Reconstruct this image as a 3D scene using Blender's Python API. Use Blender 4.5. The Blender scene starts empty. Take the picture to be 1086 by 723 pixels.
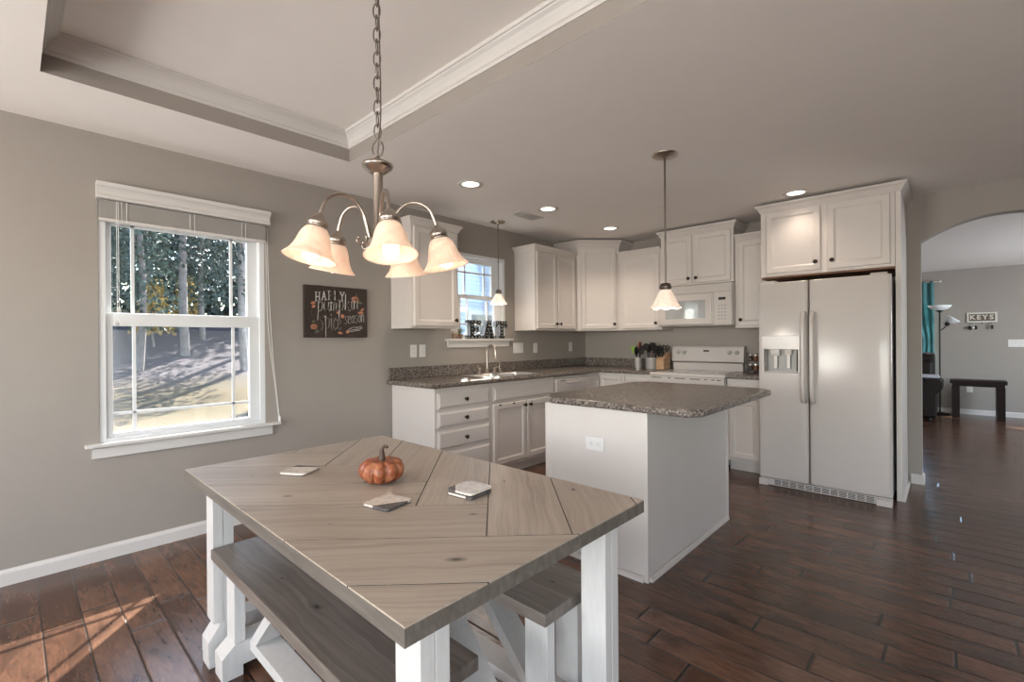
import bpy, bmesh, math, random
from mathutils import Vector, Matrix, Euler
random.seed(7)
scn = bpy.context.scene
COL = scn.collection
PI = math.pi

# ------------------------------------------------------------------ camera, world, sun, exposure
cam_d = bpy.data.cameras.new('camera')
cam = bpy.data.objects.new('camera', cam_d); COL.objects.link(cam); scn.camera = cam
cam_d.sensor_width = 36.0; cam_d.lens = 36.0 * 496.34 / 1086.0
cam_d.clip_start = 0.02; cam_d.clip_end = 300
_yaw, _pit, _rol = 0.751338382, -1.07955571e-03, -7.23193198e-03
_f = Vector((-math.sin(_yaw)*math.cos(_pit), math.cos(_yaw)*math.cos(_pit), math.sin(_pit)))
_r = Vector((math.cos(_yaw), math.sin(_yaw), 0)); _u = _r.cross(_f)
_c, _s = math.cos(_rol), math.sin(_rol)
_r2 = _r*_c + _u*_s; _u2 = -_r*_s + _u*_c
cam.matrix_world = Matrix(((_r2.x, _u2.x, -_f.x, 3.584), (_r2.y, _u2.y, -_f.y, 0.0), (_r2.z, _u2.z, -_f.z, 1.25), (0, 0, 0, 1)))

scn.view_settings.view_transform = 'Standard'
scn.view_settings.look = 'None'
scn.view_settings.exposure = 0.08
scn.view_settings.gamma = 1.0
scn.view_settings.use_curve_mapping = False

SUN_DIR = Vector((0.76, -0.65, -0.78)).normalized()      # the way the sunlight travels
world = bpy.data.worlds.new('sky_world'); scn.world = world; world.use_nodes = True
wn = world.node_tree.nodes; wl = world.node_tree.links
wn.clear()
wo = wn.new('ShaderNodeOutputWorld'); wb = wn.new('ShaderNodeBackground'); ws = wn.new('ShaderNodeTexSky')
ws.sky_type = 'NISHITA'; ws.sun_disc = False; ws.sun_elevation = math.radians(38); ws.sun_rotation = math.radians(-50)
ws.air_density = 1.0; ws.dust_density = 1.0
wb.inputs['Strength'].default_value = 1.2
wl.new(ws.outputs[0], wb.inputs[0]); wl.new(wb.outputs[0], wo.inputs[0])

def add_light(name, kind, loc, energy, color=(1, 1, 1), size=None, size_y=None, direction=None, parent=None, **kw):
    d = bpy.data.lights.new(name, kind); d.energy = energy; d.color = color
    o = bpy.data.objects.new(name, d); COL.objects.link(o); o.location = loc
    if kind == 'AREA':
        d.shape = 'RECTANGLE'; d.size = size; d.size_y = size_y or size
    elif size is not None and kind != 'SUN':
        d.shadow_soft_size = size
    if direction is not None:
        o.rotation_euler = Vector(direction).to_track_quat('-Z', 'Y').to_euler()
    if parent is not None: o.parent = parent
    for k, v in kw.items(): setattr(d, k, v)
    return o

sun = add_light('sun', 'SUN', (-10, 8, 12), 80.0, (1.0, 0.95, 0.88), direction=SUN_DIR)
sun.data.angle = math.radians(0.6)
# added fill lamps at unseen openings behind the camera and to the right
add_light('fill_back_left', 'AREA', (1.35, -2.50, 1.50), 112, (1.0, 0.955, 0.905), 1.5, 1.2, (0, 1, 0.30))
add_light('fill_back_right', 'AREA', (4.65, -2.50, 1.15), 105, (1.0, 0.955, 0.905), 2.6, 2.0, (0, 1, 0.30))
add_light('fill_right', 'AREA', (7.10, -0.9, 1.45), 26, (1.0, 0.94, 0.87), 1.7, 1.3, (-1, 0, 0.35))
for _n, _l, _sx, _sz, _d in (('sky_portal_dining', (-0.13, 0.795, 1.38), .9, 1.45, (1, 0, 0)), ('sky_portal_sink', (-0.13, 3.345, 1.70), .78, .9, (1, 0, 0)),
                             ('sky_portal_living', (2.85, 10.73, 1.32), 1.0, 1.53, (0, -1, 0))):
    add_light(_n, 'AREA', _l, 1, (1, 1, 1), _sx, _sz, _d).data.cycles.is_portal = True
add_light('fill_living', 'AREA', (7.10, 8.2, 1.35), 140, (0.86, 0.93, 1.0), 1.6, 1.4, (-1, 0, 0.2))  # added fill lamp, brightens the living room from out of view

# ------------------------------------------------------------------ node helpers
class NT:
    def __init__(s, name):
        s.m = bpy.data.materials.new(name); s.m.use_nodes = True
        s.t = s.m.node_tree; s.t.nodes.clear(); s.L = s.t.links
        s.out = s.n('ShaderNodeOutputMaterial')
    def n(s, k, **kw):
        x = s.t.nodes.new(k)
        for a, v in kw.items(): setattr(x, a, v)
        return x
    def put(s, sock, v):
        if isinstance(v, bpy.types.NodeSocket): s.L.new(v, sock)
        elif v is not None:
            if isinstance(v, (tuple, list)) and len(v) == 3 and sock.type == 'RGBA': v = (*v, 1)
            sock.default_value = v
    def math(s, op, a, b=None, c=None):
        x = s.n('ShaderNodeMath', operation=op)
        s.put(x.inputs[0], a)
        if b is not None: s.put(x.inputs[1], b)
        if c is not None: s.put(x.inputs[2], c)
        return x.outputs[0]
    def coord(s, kind='Object'): return s.n('ShaderNodeTexCoord').outputs[kind]
    def map(s, v, scale=(1, 1, 1), rot=(0, 0, 0), loc=(0, 0, 0)):
        x = s.n('ShaderNodeMapping'); s.put(x.inputs['Vector'], v)
        x.inputs['Scale'].default_value = scale; x.inputs['Rotation'].default_value = rot; x.inputs['Location'].default_value = loc
        return x.outputs[0]
    def noise(s, v, scale, detail=4, rough=.55, dist=0.0):
        x = s.n('ShaderNodeTexNoise'); s.put(x.inputs['Vector'], v)
        x.inputs['Scale'].default_value = scale; x.inputs['Detail'].default_value = detail
        x.inputs['Roughness'].default_value = rough; x.inputs['Distortion'].default_value = dist
        return x.outputs[0]
    def voro(s, v, scale, feat='F1', out=0):
        x = s.n('ShaderNodeTexVoronoi', feature=feat); s.put(x.inputs['Vector'], v); x.inputs['Scale'].default_value = scale
        return x.outputs[out]
    def ramp(s, f, stops):
        x = s.n('ShaderNodeValToRGB'); s.put(x.inputs[0], f)
        e = x.color_ramp.elements
        while len(e) < len(stops): e.new(0.5)
        for q, (p, c) in zip(e, stops):
            q.position = p; q.color = (*c, 1) if len(c) == 3 else c
        return x.outputs[0]
    def mix(s, f, a, b, mode='MIX'):
        x = s.n('ShaderNodeMix', data_type='RGBA', blend_type=mode)
        s.put(x.inputs[0], f); s.put(x.inputs[6], a); s.put(x.inputs[7], b)
        return x.outputs[2]
    def sep(s, v):
        x = s.n('ShaderNodeSeparateXYZ'); s.put(x.inputs[0], v); return x.outputs
    def comb(s, a, b, c=0.0):
        x = s.n('ShaderNodeCombineXYZ'); s.put(x.inputs[0], a); s.put(x.inputs[1], b); s.put(x.inputs[2], c); return x.outputs[0]
    def bump(s, h, strength=.3, dist=.01, normal=None):
        x = s.n('ShaderNodeBump'); s.put(x.inputs['Height'], h); x.inputs['Strength'].default_value = strength
        x.inputs['Distance'].default_value = dist
        if normal is not None: s.put(x.inputs['Normal'], normal)
        return x.outputs[0]
    def bsdf(s, col, rough=.5, metal=0.0, normal=None, **kw):
        x = s.n('ShaderNodeBsdfPrincipled'); s.put(x.inputs['Base Color'], col); s.put(x.inputs['Roughness'], rough)
        s.put(x.inputs['Metallic'], metal)
        if normal is not None: s.put(x.inputs['Normal'], normal)
        for k, v in kw.items(): s.put(x.inputs[k.replace('_', ' ')], v)
        s.L.new(x.outputs[0], s.out.inputs[0]); return x

def plain(name, col, rough=.5, metal=0.0, bump=0.0, bscale=60, var=0.04, **kw):
    t = NT(name); c = t.coord()
    n = t.noise(c, 6, 3)
    lo = tuple(max(0, x*(1-var)) for x in col); hi = tuple(min(1, x*(1+var)) for x in col)
    colr = t.ramp(n, [(.3, lo), (.7, hi)])
    nrm = t.bump(t.noise(c, bscale, 3), bump, .004) if bump else None
    t.bsdf(colr, rough, metal, nrm, **kw)
    return t.m

M = {}
M['wall'] = plain('greige_wall_paint', (.305, .273, .245), .62, bump=.12, bscale=220, var=.015)
M['ceiling'] = plain('ceiling_paint', (.84, .80, .765), .85, bump=.15, bscale=160, var=.01)
M['trim'] = plain('white_trim_paint', (.60, .575, .55), .35, var=.01)
M['cab'] = plain('white_cabinet_paint', (.58, .532, .497), .38, bump=.04, bscale=90, var=.015)
M['vinyl'] = plain('white_window_vinyl', (.68, .69, .70), .3, var=.01)
M['appl'] = plain('white_appliance_enamel', (.53, .486, .458), .16, bump=.06, bscale=160, Specular_IOR_Level=.35, var=.01)
M['applgrey'] = plain('light_grey_appliance_plastic', (.45, .44, .43), .35)
M['knob'] = plain('dark_bronze', (.035, .022, .018), .35, .7)
M['nickel'] = plain('brushed_nickel', (.46, .40, .35), .28, 1.0, bump=.05, bscale=400)
M['dknick'] = plain('dark_nickel', (.22, .19, .165), .3, 1.0)
M['steel'] = plain('stainless_steel', (.82, .80, .78), .30, 1.0, bump=.03, bscale=300)
M['black'] = plain('black_plastic', (.012, .012, .013), .38, Specular_IOR_Level=.3)
M['dark'] = plain('dark_gap', (.02, .017, .015), .8)
M['rawwood'] = plain('raw_cabinet_wood', (.16, .075, .035), .6)
M['plate'] = plain('ivory_switch_plate', (.68, .655, .63), .35)
M['slot'] = plain('dark_slot', (.04, .035, .03), .6)
M['shade_fabric'] = plain('blind_slat', (.36, .34, .315), .5)
M['cord'] = plain('white_cord', (.75, .74, .72), .6)
M['leather'] = plain('dark_brown_leather', (.012, .008, .007), .45, bump=.2, bscale=40, Specular_IOR_Level=.15)
M['throw'] = plain('pale_throw_fabric', (.45, .45, .50), .9)
M['espresso'] = plain('espresso_wood', (.014, .008, .007), .4, Specular_IOR_Level=.10)
M['lampblack'] = plain('black_lamp_metal', (.015, .014, .014), .35, .5)
M['paintwhite'] = None

def white_paint_wood():
    t = NT('white_painted_wood'); c = t.coord()
    g = t.noise(t.map(c, (14, 14, 2)), 6, 5, .6)
    col = t.ramp(g, [(.3, (.52, .50, .48)), (.7, (.58, .56, .54))])
    t.bsdf(col, .42, 0, t.bump(g, .15, .003)); return t.m
M['paintwhite'] = white_paint_wood()

def granite():
    t = NT('speckled_laminate_stone'); c = t.coord()
    v = t.voro(c, 150, out=1)
    r = t.sep(v)[0]
    n1 = t.noise(c, 34, 6, .72)
    n2 = t.noise(c, 110, 4, .7)
    n3 = t.noise(c, 7, 4, .6)
    f = t.math('ADD', t.math('MULTIPLY', r, .42), t.math('ADD', t.math('MULTIPLY', n1, .42), t.math('MULTIPLY', n2, .25)))
    col = t.ramp(f, [(.32, (.016, .012, .010)), (.42, (.060, .046, .038)), (.50, (.165, .130, .108)), (.57, (.095, .080, .073)), (.66, (.24, .20, .168)), (.80, (.40, .35, .30))])
    col = t.mix(t.math('MULTIPLY', n3, .35), col, (.11, .10, .095))
    t.bsdf(col, .24, 0, t.bump(n1, .04, .002)); return t.m
M['granite'] = granite()

def floor_mat():
    t = NT('hand_scraped_dark_hardwood'); c = t.coord(); x, y, z = t.sep(c)
    W = .13; Lg = .95
    ry = t.math('DIVIDE', t.math('SUBTRACT', y, .087), W)
    row = t.math('FLOOR', ry); fy = t.math('FRACT', ry)
    w1 = t.n('ShaderNodeTexWhiteNoise', noise_dimensions='1D'); t.put(w1.inputs['W'], row)
    rx = t.math('ADD', t.math('DIVIDE', x, Lg), t.math('MULTIPLY', w1.outputs[0], 9.0))
    pid = t.math('FLOOR', rx); fx = t.math('FRACT', rx)
    w2 = t.n('ShaderNodeTexWhiteNoise', noise_dimensions='2D'); t.put(w2.inputs['Vector'], t.comb(row, pid))
    idv = w2.outputs[0]
    dy = t.math('MULTIPLY', t.math('MINIMUM', fy, t.math('SUBTRACT', 1.0, fy)), W)
    dx = t.math('MULTIPLY', t.math('MINIMUM', fx, t.math('SUBTRACT', 1.0, fx)), Lg)
    dd = t.math('MINIMUM', dy, t.math('MULTIPLY', dx, .50))
    def sstep(v, a, b):
        m = t.n('ShaderNodeMapRange', interpolation_type='SMOOTHSTEP'); t.put(m.inputs[0], v)
        m.inputs[1].default_value = a; m.inputs[2].default_value = b; return m.outputs[0]
    gro = sstep(dd, .0010, .0038)              # 0 in the groove
    bev = sstep(dd, .0, .007)
    off = t.math('MULTIPLY', idv, 37.0)
    pc = t.comb(t.math('ADD', x, off), t.math('ADD', y, off), 0.0)
    grain = t.noise(t.map(pc, (2.6, 17, 1)), 3, 6, .60, 1.2)
    mott = t.noise(t.map(pc, (1.5, 3.6, 1)), 1.7, 5, .60, .4)
    fine = t.noise(pc, 45, 4, .7)
    base = t.ramp(idv, [(0, (.082, .039, .024)), (.35, (.118, .060, .038)), (.7, (.155, .082, .053)), (1, (.094, .046, .029))])
    g2 = t.ramp(grain, [(.28, (.62, .58, .56)), (.5, (.97, .94, .92)), (.72, (1.35, 1.30, 1.25))])
    col = t.mix(1.0, base, g2, 'MULTIPLY')
    dk = t.ramp(mott, [(.33, (.30, .29, .31)), (.46, (.85, .84, .84)), (.66, (1.3, 1.26, 1.2))])
    col = t.mix(.85, col, dk, 'MULTIPLY')
    col = t.mix(t.math('MULTIPLY', fine, .25), col, (.05, .024, .014))
    col = t.mix(t.math('SUBTRACT', 1.0, gro), col, (.006, .004, .003))
    hand = t.noise(t.map(pc, (3.0, 9, 1)), 3.0, 3, .5)
    h = t.math('ADD', t.math('MULTIPLY', bev, 1.0), t.math('MULTIPLY', hand, .35))
    h = t.math('ADD', h, t.math('MULTIPLY', grain, .10))
    nrm = t.bump(h, .55, .0035)
    rr = t.math('ADD', .15, t.math('MULTIPLY', mott, .16))
    t.bsdf(col, rr, 0, nrm, **{'Specular_IOR_Level': .55}); return t.m
M['floor'] = floor_mat()

def wood(name, ang, cols, rough=.5, knots=True, contrast=1.0, tone=True, spec=.4, spots=()):
    """weathered plank wood; grain runs along direction ang in the object's XY plane"""
    t = NT(name); c = t.coord()
    rc = t.map(c, (1, 1, 1), (0, 0, -ang))
    if tone:
        at = t.n('ShaderNodeAttribute', attribute_name='tone'); tv = at.outputs['Fac']
        x, y, z = t.sep(rc)
        o = t.math('MULTIPLY', tv, 23.0)
        rc = t.comb(t.math('ADD', x, o), t.math('ADD', y, o), z)
    warp = t.noise(t.map(rc, (1.6, 4.5, 4)), 1.5, 3, .5)
    x, y, z = t.sep(rc)
    yy = t.math('ADD', y, t.math('MULTIPLY', warp, .075))
    kmask = None
    ox_, oy2, oz_ = t.sep(t.map(c, (1, 1, 1), (0, 0, -ang)))
    for (kx, ky, kr) in spots:      # knots: (x, y) in object space, radius
        ca, sa = math.cos(-ang), math.sin(-ang)
        rx, ry = kx*ca-ky*sa, kx*sa+ky*ca
        da = t.math('DIVIDE', t.math('SUBTRACT', ox_, rx), kr*3.2); db = t.math('DIVIDE', t.math('SUBTRACT', oy2, ry), kr*1.5)
        d2 = t.math('ADD', t.math('MULTIPLY', da, da), t.math('MULTIPLY', db, db))
        g = t.math('EXPONENT', t.math('MULTIPLY', d2, -1.0))
        yy = t.math('SUBTRACT', yy, t.math('MULTIPLY', t.math('MULTIPLY', db, kr*1.2), g))
        yy = t.math('ADD', yy, t.math('MULTIPLY', g, kr*.9))
        m = t.ramp(t.math('ADD', d2, t.math('MULTIPLY', t.math('SUBTRACT', warp, .5), .15)), [(.02, (1, 1, 1)), (.07, (.55, .55, .55)), (.16, (.35, .35, .35)), (.30, (0, 0, 0))])
        m = t.sep(m)[0]
        kmask = m if kmask is None else t.math('MAXIMUM', kmask, m)
    ring = t.noise(t.comb(t.math('MULTIPLY', x, .55), t.math('MULTIPLY', yy, 26.0), t.math('MULTIPLY', z, 12.0)), 2.2, 5, .6)
    fib = t.noise(t.map(rc, (5, 120, 60)), 2.0, 4, .6)
    big = t.noise(t.map(rc, (1.2, 4, 4)), 1.7, 3, .6)
    f = t.math('ADD', t.math('MULTIPLY', ring, .62), t.math('ADD', t.math('MULTIPLY', fib, .18), t.math('MULTIPLY', big, .30)))
    lo, mid, hi = cols
    k = .10/contrast
    col = t.ramp(f, [(.55-2*k, lo), (.55, mid), (.55+2*k, hi)])
    if tone:
        col = t.mix(t.math('MULTIPLY', tv, .45), col, lo)
    rough_s = rough
    if kmask is not None:
        col = t.mix(t.math('MULTIPLY', kmask, .92), col, tuple(v*.16 for v in lo))
    if knots:
        kd = t.voro(t.map(rc, (1.0, 2.4, 1.0)), 2.1)
        kn = t.ramp(kd, [(.035, (1, 1, 1)), (.075, (.35, .35, .35)), (.13, (0, 0, 0))])
        ks = t.sep(kn)[0]
        col = t.mix(t.math('MULTIPLY', ks, .8), col, tuple(v*.33 for v in lo))
    t.bsdf(col, rough_s, 0, t.bump(f, .25, .004), **{'Specular_IOR_Level': spec}); return t.m
TOPC = ((.245, .197, .155), (.385, .322, .262), (.47, .41, .345))
KNOTS_A = [(2.043, .598, .013), (2.774, .679, .017), (2.598, .890, .010), (2.367, .582, .004), (1.72, .60, .006)]
KNOTS_B = [(2.681, 1.256, .011), (2.45, 1.17, .008)]
KA = [(x-2.1575, y-.8885, r) for x, y, r in KNOTS_A]; KB = [(x-2.1575, y-.8885, r) for x, y, r in KNOTS_B]
M['top_a'] = wood('pale_weathered_plank_a', math.radians(45), TOPC, .40, knots=False, spots=KA)
M['top_b'] = wood('pale_weathered_plank_b', math.radians(-45), TOPC, .36, knots=False, spots=KB)
M['seam'] = plain('dark_plank_seam', (.02, .016, .013), .9)  # dirt and gap shadow between the planks, both put into the colour
M['top_edge'] = wood('grey_stained_board_edge', 0, ((.075, .064, .055), (.125, .108, .092), (.19, .168, .145)), .5, knots=False, tone=False)
M['bench'] = wood('grey_brown_bench_board', 0, ((.085, .070, .060), (.155, .130, .112), (.235, .205, .18)), .38, tone=False, knots=False, spots=[(.085, -.038, .016), (-.169, -.042, .006), (.50, .02, .010)])
M['kblock'] = wood('pale_knife_block_wood', PI/2, ((.30, .17, .09), (.42, .26, .15), (.50, .33, .2)), .5, knots=False, tone=False)

def glass_mat():
    t = NT('clear_window_glass')
    tr = t.n('ShaderNodeBsdfTransparent'); gl = t.n('ShaderNodeBsdfGlossy'); gl.inputs['Roughness'].default_value = .02
    tr.inputs[0].default_value = (.96, .98, .98, 1)
    fr = t.n('ShaderNodeFresnel'); fr.inputs[0].default_value = 1.45
    mx = t.n('ShaderNodeMixShader'); t.L.new(t.math('MULTIPLY', fr.outputs[0], .7), mx.inputs[0])
    t.L.new(tr.outputs[0], mx.inputs[1]); t.L.new(gl.outputs[0], mx.inputs[2]); t.L.new(mx.outputs[0], t.out.inputs[0]); return t.m
M['glass'] = glass_mat()
def screen_mat():
    t = NT('insect_screen_mesh')
    tr = t.n('ShaderNodeBsdfTransparent'); df = t.n('ShaderNodeBsdfDiffuse'); df.inputs[0].default_value = (.20, .20, .21, 1)
    mx = t.n('ShaderNodeMixShader'); mx.inputs[0].default_value = .15
    t.L.new(tr.outputs[0], mx.inputs[1]); t.L.new(df.outputs[0], mx.inputs[2]); t.L.new(mx.outputs[0], t.out.inputs[0]); return t.m
M['screen'] = screen_mat()
def emit(name, col, s):
    t = NT(name); e = t.n('ShaderNodeEmission'); e.inputs[0].default_value = (*col, 1); e.inputs[1].default_value = s
    t.L.new(e.outputs[0], t.out.inputs[0]); return t.m
M['bulb'] = emit('glowing_bulb', (1.0, .93, .84), 1.9)
M['can_lens'] = emit('glowing_recessed_lens', (1.0, .88, .76), 3.0)
def alabaster(name, col, e):
    t = NT(name); c = t.coord()
    n = t.noise(c, 14, 5, .65, 1.6)
    cc = t.ramp(n, [(.3, tuple(v*.80 for v in col)), (.55, col), (.75, tuple(min(1, v*1.12) for v in col))])
    p = t.bsdf(cc, .28, 0, None)
    p.inputs['Transmission Weight'].default_value = 0.0
    t.L.new(cc, p.inputs['Emission Color']); p.inputs['Emission Strength'].default_value = e
    tl = t.n('ShaderNodeBsdfTranslucent'); t.L.new(cc, tl.inputs[0])
    mx = t.n('ShaderNodeMixShader'); mx.inputs[0].default_value = .30
    t.L.new(p.outputs[0], mx.inputs[1]); t.L.new(tl.outputs[0], mx.inputs[2]); t.L.new(mx.outputs[0], t.out.inputs[0]); return t.m
M['shade'] = alabaster('lit_alabaster_glass', (.90, .71, .56), .32)
M['pshade'] = alabaster('lit_frosted_pendant_glass', (.86, .77, .69), .30)
M['wshade'] = plain('white_lamp_bowl', (.80, .82, .84), .4)

# ------------------------------------------------------------------ mesh helpers
class MB:
    """collects shapes and builds ONE mesh object"""
    def __init__(s): s.v = []; s.f = []; s.mi = []; s.sm = []; s.mat = 0; s.tone = []; s.tn = 0.0
    def add(s, vs, fs, smooth=False, xf=None):
        o = len(s.v)
        for p in vs:
            p = Vector(p)
            if xf is not None: p = xf @ p
            s.v.append(p)
        for f in fs:
            s.f.append([o+i for i in f]); s.mi.append(s.mat); s.sm.append(smooth); s.tone.append(s.tn)
        return s
    def box(s, x0, x1, y0, y1, z0, z1, b=0.0, xf=None):
        if b <= 0:
            vs = [(x, y, z) for z in (z0, z1) for y in (y0, y1) for x in (x0, x1)]
            return s.add(vs, [(0, 2, 3, 1), (4, 5, 7, 6), (0, 1, 5, 4), (2, 6, 7, 3), (0, 4, 6, 2), (1, 3, 7, 5)], False, xf)
        bm = bmesh.new(); bmesh.ops.create_cube(bm, size=1)
        for v in bm.verts:
            v.co = Vector(((x0+x1)/2+v.co.x*(x1-x0), (y0+y1)/2+v.co.y*(y1-y0), (z0+z1)/2+v.co.z*(z1-z0)))
        b = min(b, .49*min(x1-x0, y1-y0, z1-z0))
        bmesh.ops.bevel(bm, geom=bm.edges[:], offset=b, segments=2, affect='EDGES', profile=.6)
        bm.verts.ensure_lookup_table()
        r = s.add([v.co.copy() for v in bm.verts], [[v.index for v in f.verts] for f in bm.faces], False, xf)
        bm.free(); return r
    def prism(s, poly, h0, h1, axis='z', xf=None, smooth=False):
        """extrude a 2-D polygon; axis z: (x,y); axis y: (x,z); axis x: (y,z)"""
        n = len(poly)
        def P(a, b, h): return {'z': (a, b, h), 'y': (a, h, b), 'x': (h, a, b)}[axis]
        vs = [P(a, b, h0) for a, b in poly] + [P(a, b, h1) for a, b in poly]
        fs = [list(range(n))[::-1], list(range(n, 2*n))] + [[i, (i+1) % n, n+(i+1) % n, n+i] for i in range(n)]
        return s.add(vs, fs, smooth, xf)
    def lathe(s, prof, c=(0, 0, 0), seg=24, xf=None, cap0=False, cap1=False):
        """prof: (radius, z)"""
        vs = []; fs = []; k = len(prof)
        for i in range(seg):
            a = 2*PI*i/seg
            for r, z in prof: vs.append((c[0]+r*math.cos(a), c[1]+r*math.sin(a), c[2]+z))
        for i in range(seg):
            j = (i+1) % seg
            for q in range(k-1): fs.append((i*k+q, j*k+q, j*k+q+1, i*k+q+1))
        if cap0: fs.append([i*k for i in range(seg)][::-1])
        if cap1: fs.append([i*k+k-1 for i in range(seg)])
        return s.add(vs, fs, True, xf)
    def tube(s, pts, r, seg=10, xf=None, closed=False, caps=True):
        pts = [Vector(p) for p in pts]; n = len(pts)
        rs = r if isinstance(r, (list, tuple)) else [r]*n
        vs = []; fs = []; up = None
        for i, p in enumerate(pts):
            if closed: tg = pts[(i+1) % n]-pts[i-1]
            else: tg = pts[min(i+1, n-1)]-pts[max(i-1, 0)]
            tg.normalize()
            if up is None:
                up = Vector((0, 0, 1)) if abs(tg.z) < .9 else Vector((1, 0, 0))
            up = (up-tg*up.dot(tg)); up.normalize()
            sd = tg.cross(up)
            for j in range(seg):
                a = 2*PI*j/seg; vs.append(p+(up*math.cos(a)+sd*math.sin(a))*rs[i])
        m = n if closed else n-1
        for i in range(m):
            k = (i+1) % n
            for j in range(seg):
                fs.append((i*seg+j, i*seg+(j+1) % seg, k*seg+(j+1) % seg, k*seg+j))
        s.add(vs, fs, True, xf)
        if caps and not closed:
            s.add([vs[j] for j in range(seg)], [list(range(seg))], False, xf)
            s.add([vs[(n-1)*seg+j] for j in range(seg)], [list(range(seg))[::-1]], False, xf)
        return s
    def sphere(s, c, r, seg=16, rings=10, sc=(1, 1, 1), xf=None):
        prof = [(max(1e-4, r*math.sin(PI*i/rings)), -r*math.cos(PI*i/rings)) for i in range(rings+1)]
        m = Matrix.Translation(Vector(c)) @ Matrix.Diagonal((*sc, 1))
        if xf is not None: m = xf @ m
        return s.lathe(prof, (0, 0, 0), seg, m)
    def sweep(s, path, prof, closed=False, side=1, xf=None):
        """path: 2-D points in plan; prof: (out, z); out is measured to the right of travel * side, mitred"""
        n = len(path); P = [Vector(p) for p in path]; vs = []; fs = []; k = len(prof)
        for i in range(n):
            a = P[i]-P[i-1] if (closed or i > 0) else P[1]-P[0]
            b = P[(i+1) % n]-P[i] if (closed or i < n-1) else P[-1]-P[-2]
            a.normalize(); b.normalize()
            na = Vector((a.y, -a.x)); nb = Vector((b.y, -b.x)); m = na+nb; m.normalize(); m /= max(.2, m.dot(na))
            for o, z in prof:
                q = P[i]+m*o*side; vs.append((q.x, q.y, z))
        for i in range(n if closed else n-1):
            j = (i+1) % n
            for q in range(k): fs.append((i*k+q, j*k+q, j*k+(q+1) % k, i*k+(q+1) % k))
        if not closed:
            fs.append(list(range(k))); fs.append([(n-1)*k+q for q in range(k)][::-1])
        return s.add(vs, fs, False, xf)
    def build(s, name, mat, parent=None, tone=False, keep=True):
        me = bpy.data.meshes.new(name)
        vs = [v.copy() for v in s.v]
        me.from_pydata([tuple(v) for v in vs], [], s.f)
        mats = mat if isinstance(mat, (list, tuple)) else [mat]
        for m in mats: me.materials.append(m)
        me.polygons.foreach_set('material_index', s.mi); me.polygons.foreach_set('use_smooth', s.sm)
        if tone:
            at = me.attributes.new('tone', 'FLOAT', 'FACE')
            at.data.foreach_set('value', s.tone)
        bm = bmesh.new(); bm.from_mesh(me); bmesh.ops.recalc_face_normals(bm, faces=bm.faces[:]); bm.to_mesh(me); bm.free()
        me.update()
        o = bpy.data.objects.new(name, me); COL.objects.link(o)
        if parent is not None: o.parent = parent
        return o

def tag(o, label=None, cat=None, group=None, kind=None):
    if label: o['label'] = label
    if cat: o['category'] = cat
    if group: o['group'] = group
    if kind: o['kind'] = kind
    return o
def thing(name, label, cat, loc=(0, 0, 0), rz=0.0, group=None):
    o = bpy.data.objects.new(name, None); COL.objects.link(o); o.empty_display_size = .1
    o.location = loc; o.rotation_euler = (0, 0, rz)
    return tag(o, label, cat, group)
def struct(name, mb, mat, **kw):
    return tag(mb.build(name, mat, **kw), kind='structure')
def recenter(o, origin):
    """move a mesh object's origin without moving its shape"""
    origin = Vector(origin)
    for v in o.data.vertices: v.co -= origin
    o.location = origin
    return o
def catmull(pts, n=8):
    P = [Vector(p) for p in pts]; P = [2*P[0]-P[1]]+P+[2*P[-1]-P[-2]]; out = []
    for i in range(1, len(P)-2):
        for k in range(n):
            t = k/n; a, b, c, d = P[i-1:i+3]
            out.append(.5*((2*b)+(c-a)*t+(2*a-5*b+4*c-d)*t*t+(3*b-a-3*c+d)*t**3))
    out.append(P[-2]); return out

CEIL = 2.4625
XR, YB, YF = 7.0, -2.4, 5.287          # right wall, back wall, far wall
YL = 10.6                              # living room far wall
LCE = 2.36                             # ceiling of the living room

# ------------------------------------------------------------------ room shell
mb = MB(); mb.box(-.12, XR+.12, YB-.12, YL+.12, -.10, 0); struct('floor', mb, M['floor'])

def wall_with_holes(mb, axis, c0, c1, u0, u1, z0, z1, holes):
    """axis x: wall plane x in c0..c1, u along y; axis y: plane y in c0..c1, u along x; holes (u0,u1,z0,z1) sorted"""
    def B(a, b, za, zb):
        if b-a < 1e-5 or zb-za < 1e-5: return
        if axis == 'x': mb.box(c0, c1, a, b, za, zb)
        else: mb.box(a, b, c0, c1, za, zb)
    u = u0
    for a, b, za, zb in holes:
        B(u, a, z0, z1); B(a, b, z0, za); B(a, b, zb, z1); u = b
    B(u, u1, z0, z1)
WT = 2.84
mb = MB()
W1 = (.345, 1.245, .655, 2.10)
W2 = (2.955, 3.735, 1.25, 2.145)
wall_with_holes(mb, 'x', -.12, 0, YB, YF, 0, WT, [W1, W2]); struct('wall_left', mb, M['wall'])
mb = MB()
wall_with_holes(mb, 'y', YB-.12, YB, -.12, XR+.12, 0, WT, [(.60, 2.10, .90, 2.10), (3.30, 6.00, .02, 2.2)]); struct('wall_back', mb, M['wall'])
mb = MB()
wall_with_holes(mb, 'x', XR, XR+.12, YB, YF+.12, 0, WT, [(-1.8, 0.0, .75, 2.15)]); struct('wall_right', mb, M['wall'])
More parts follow.
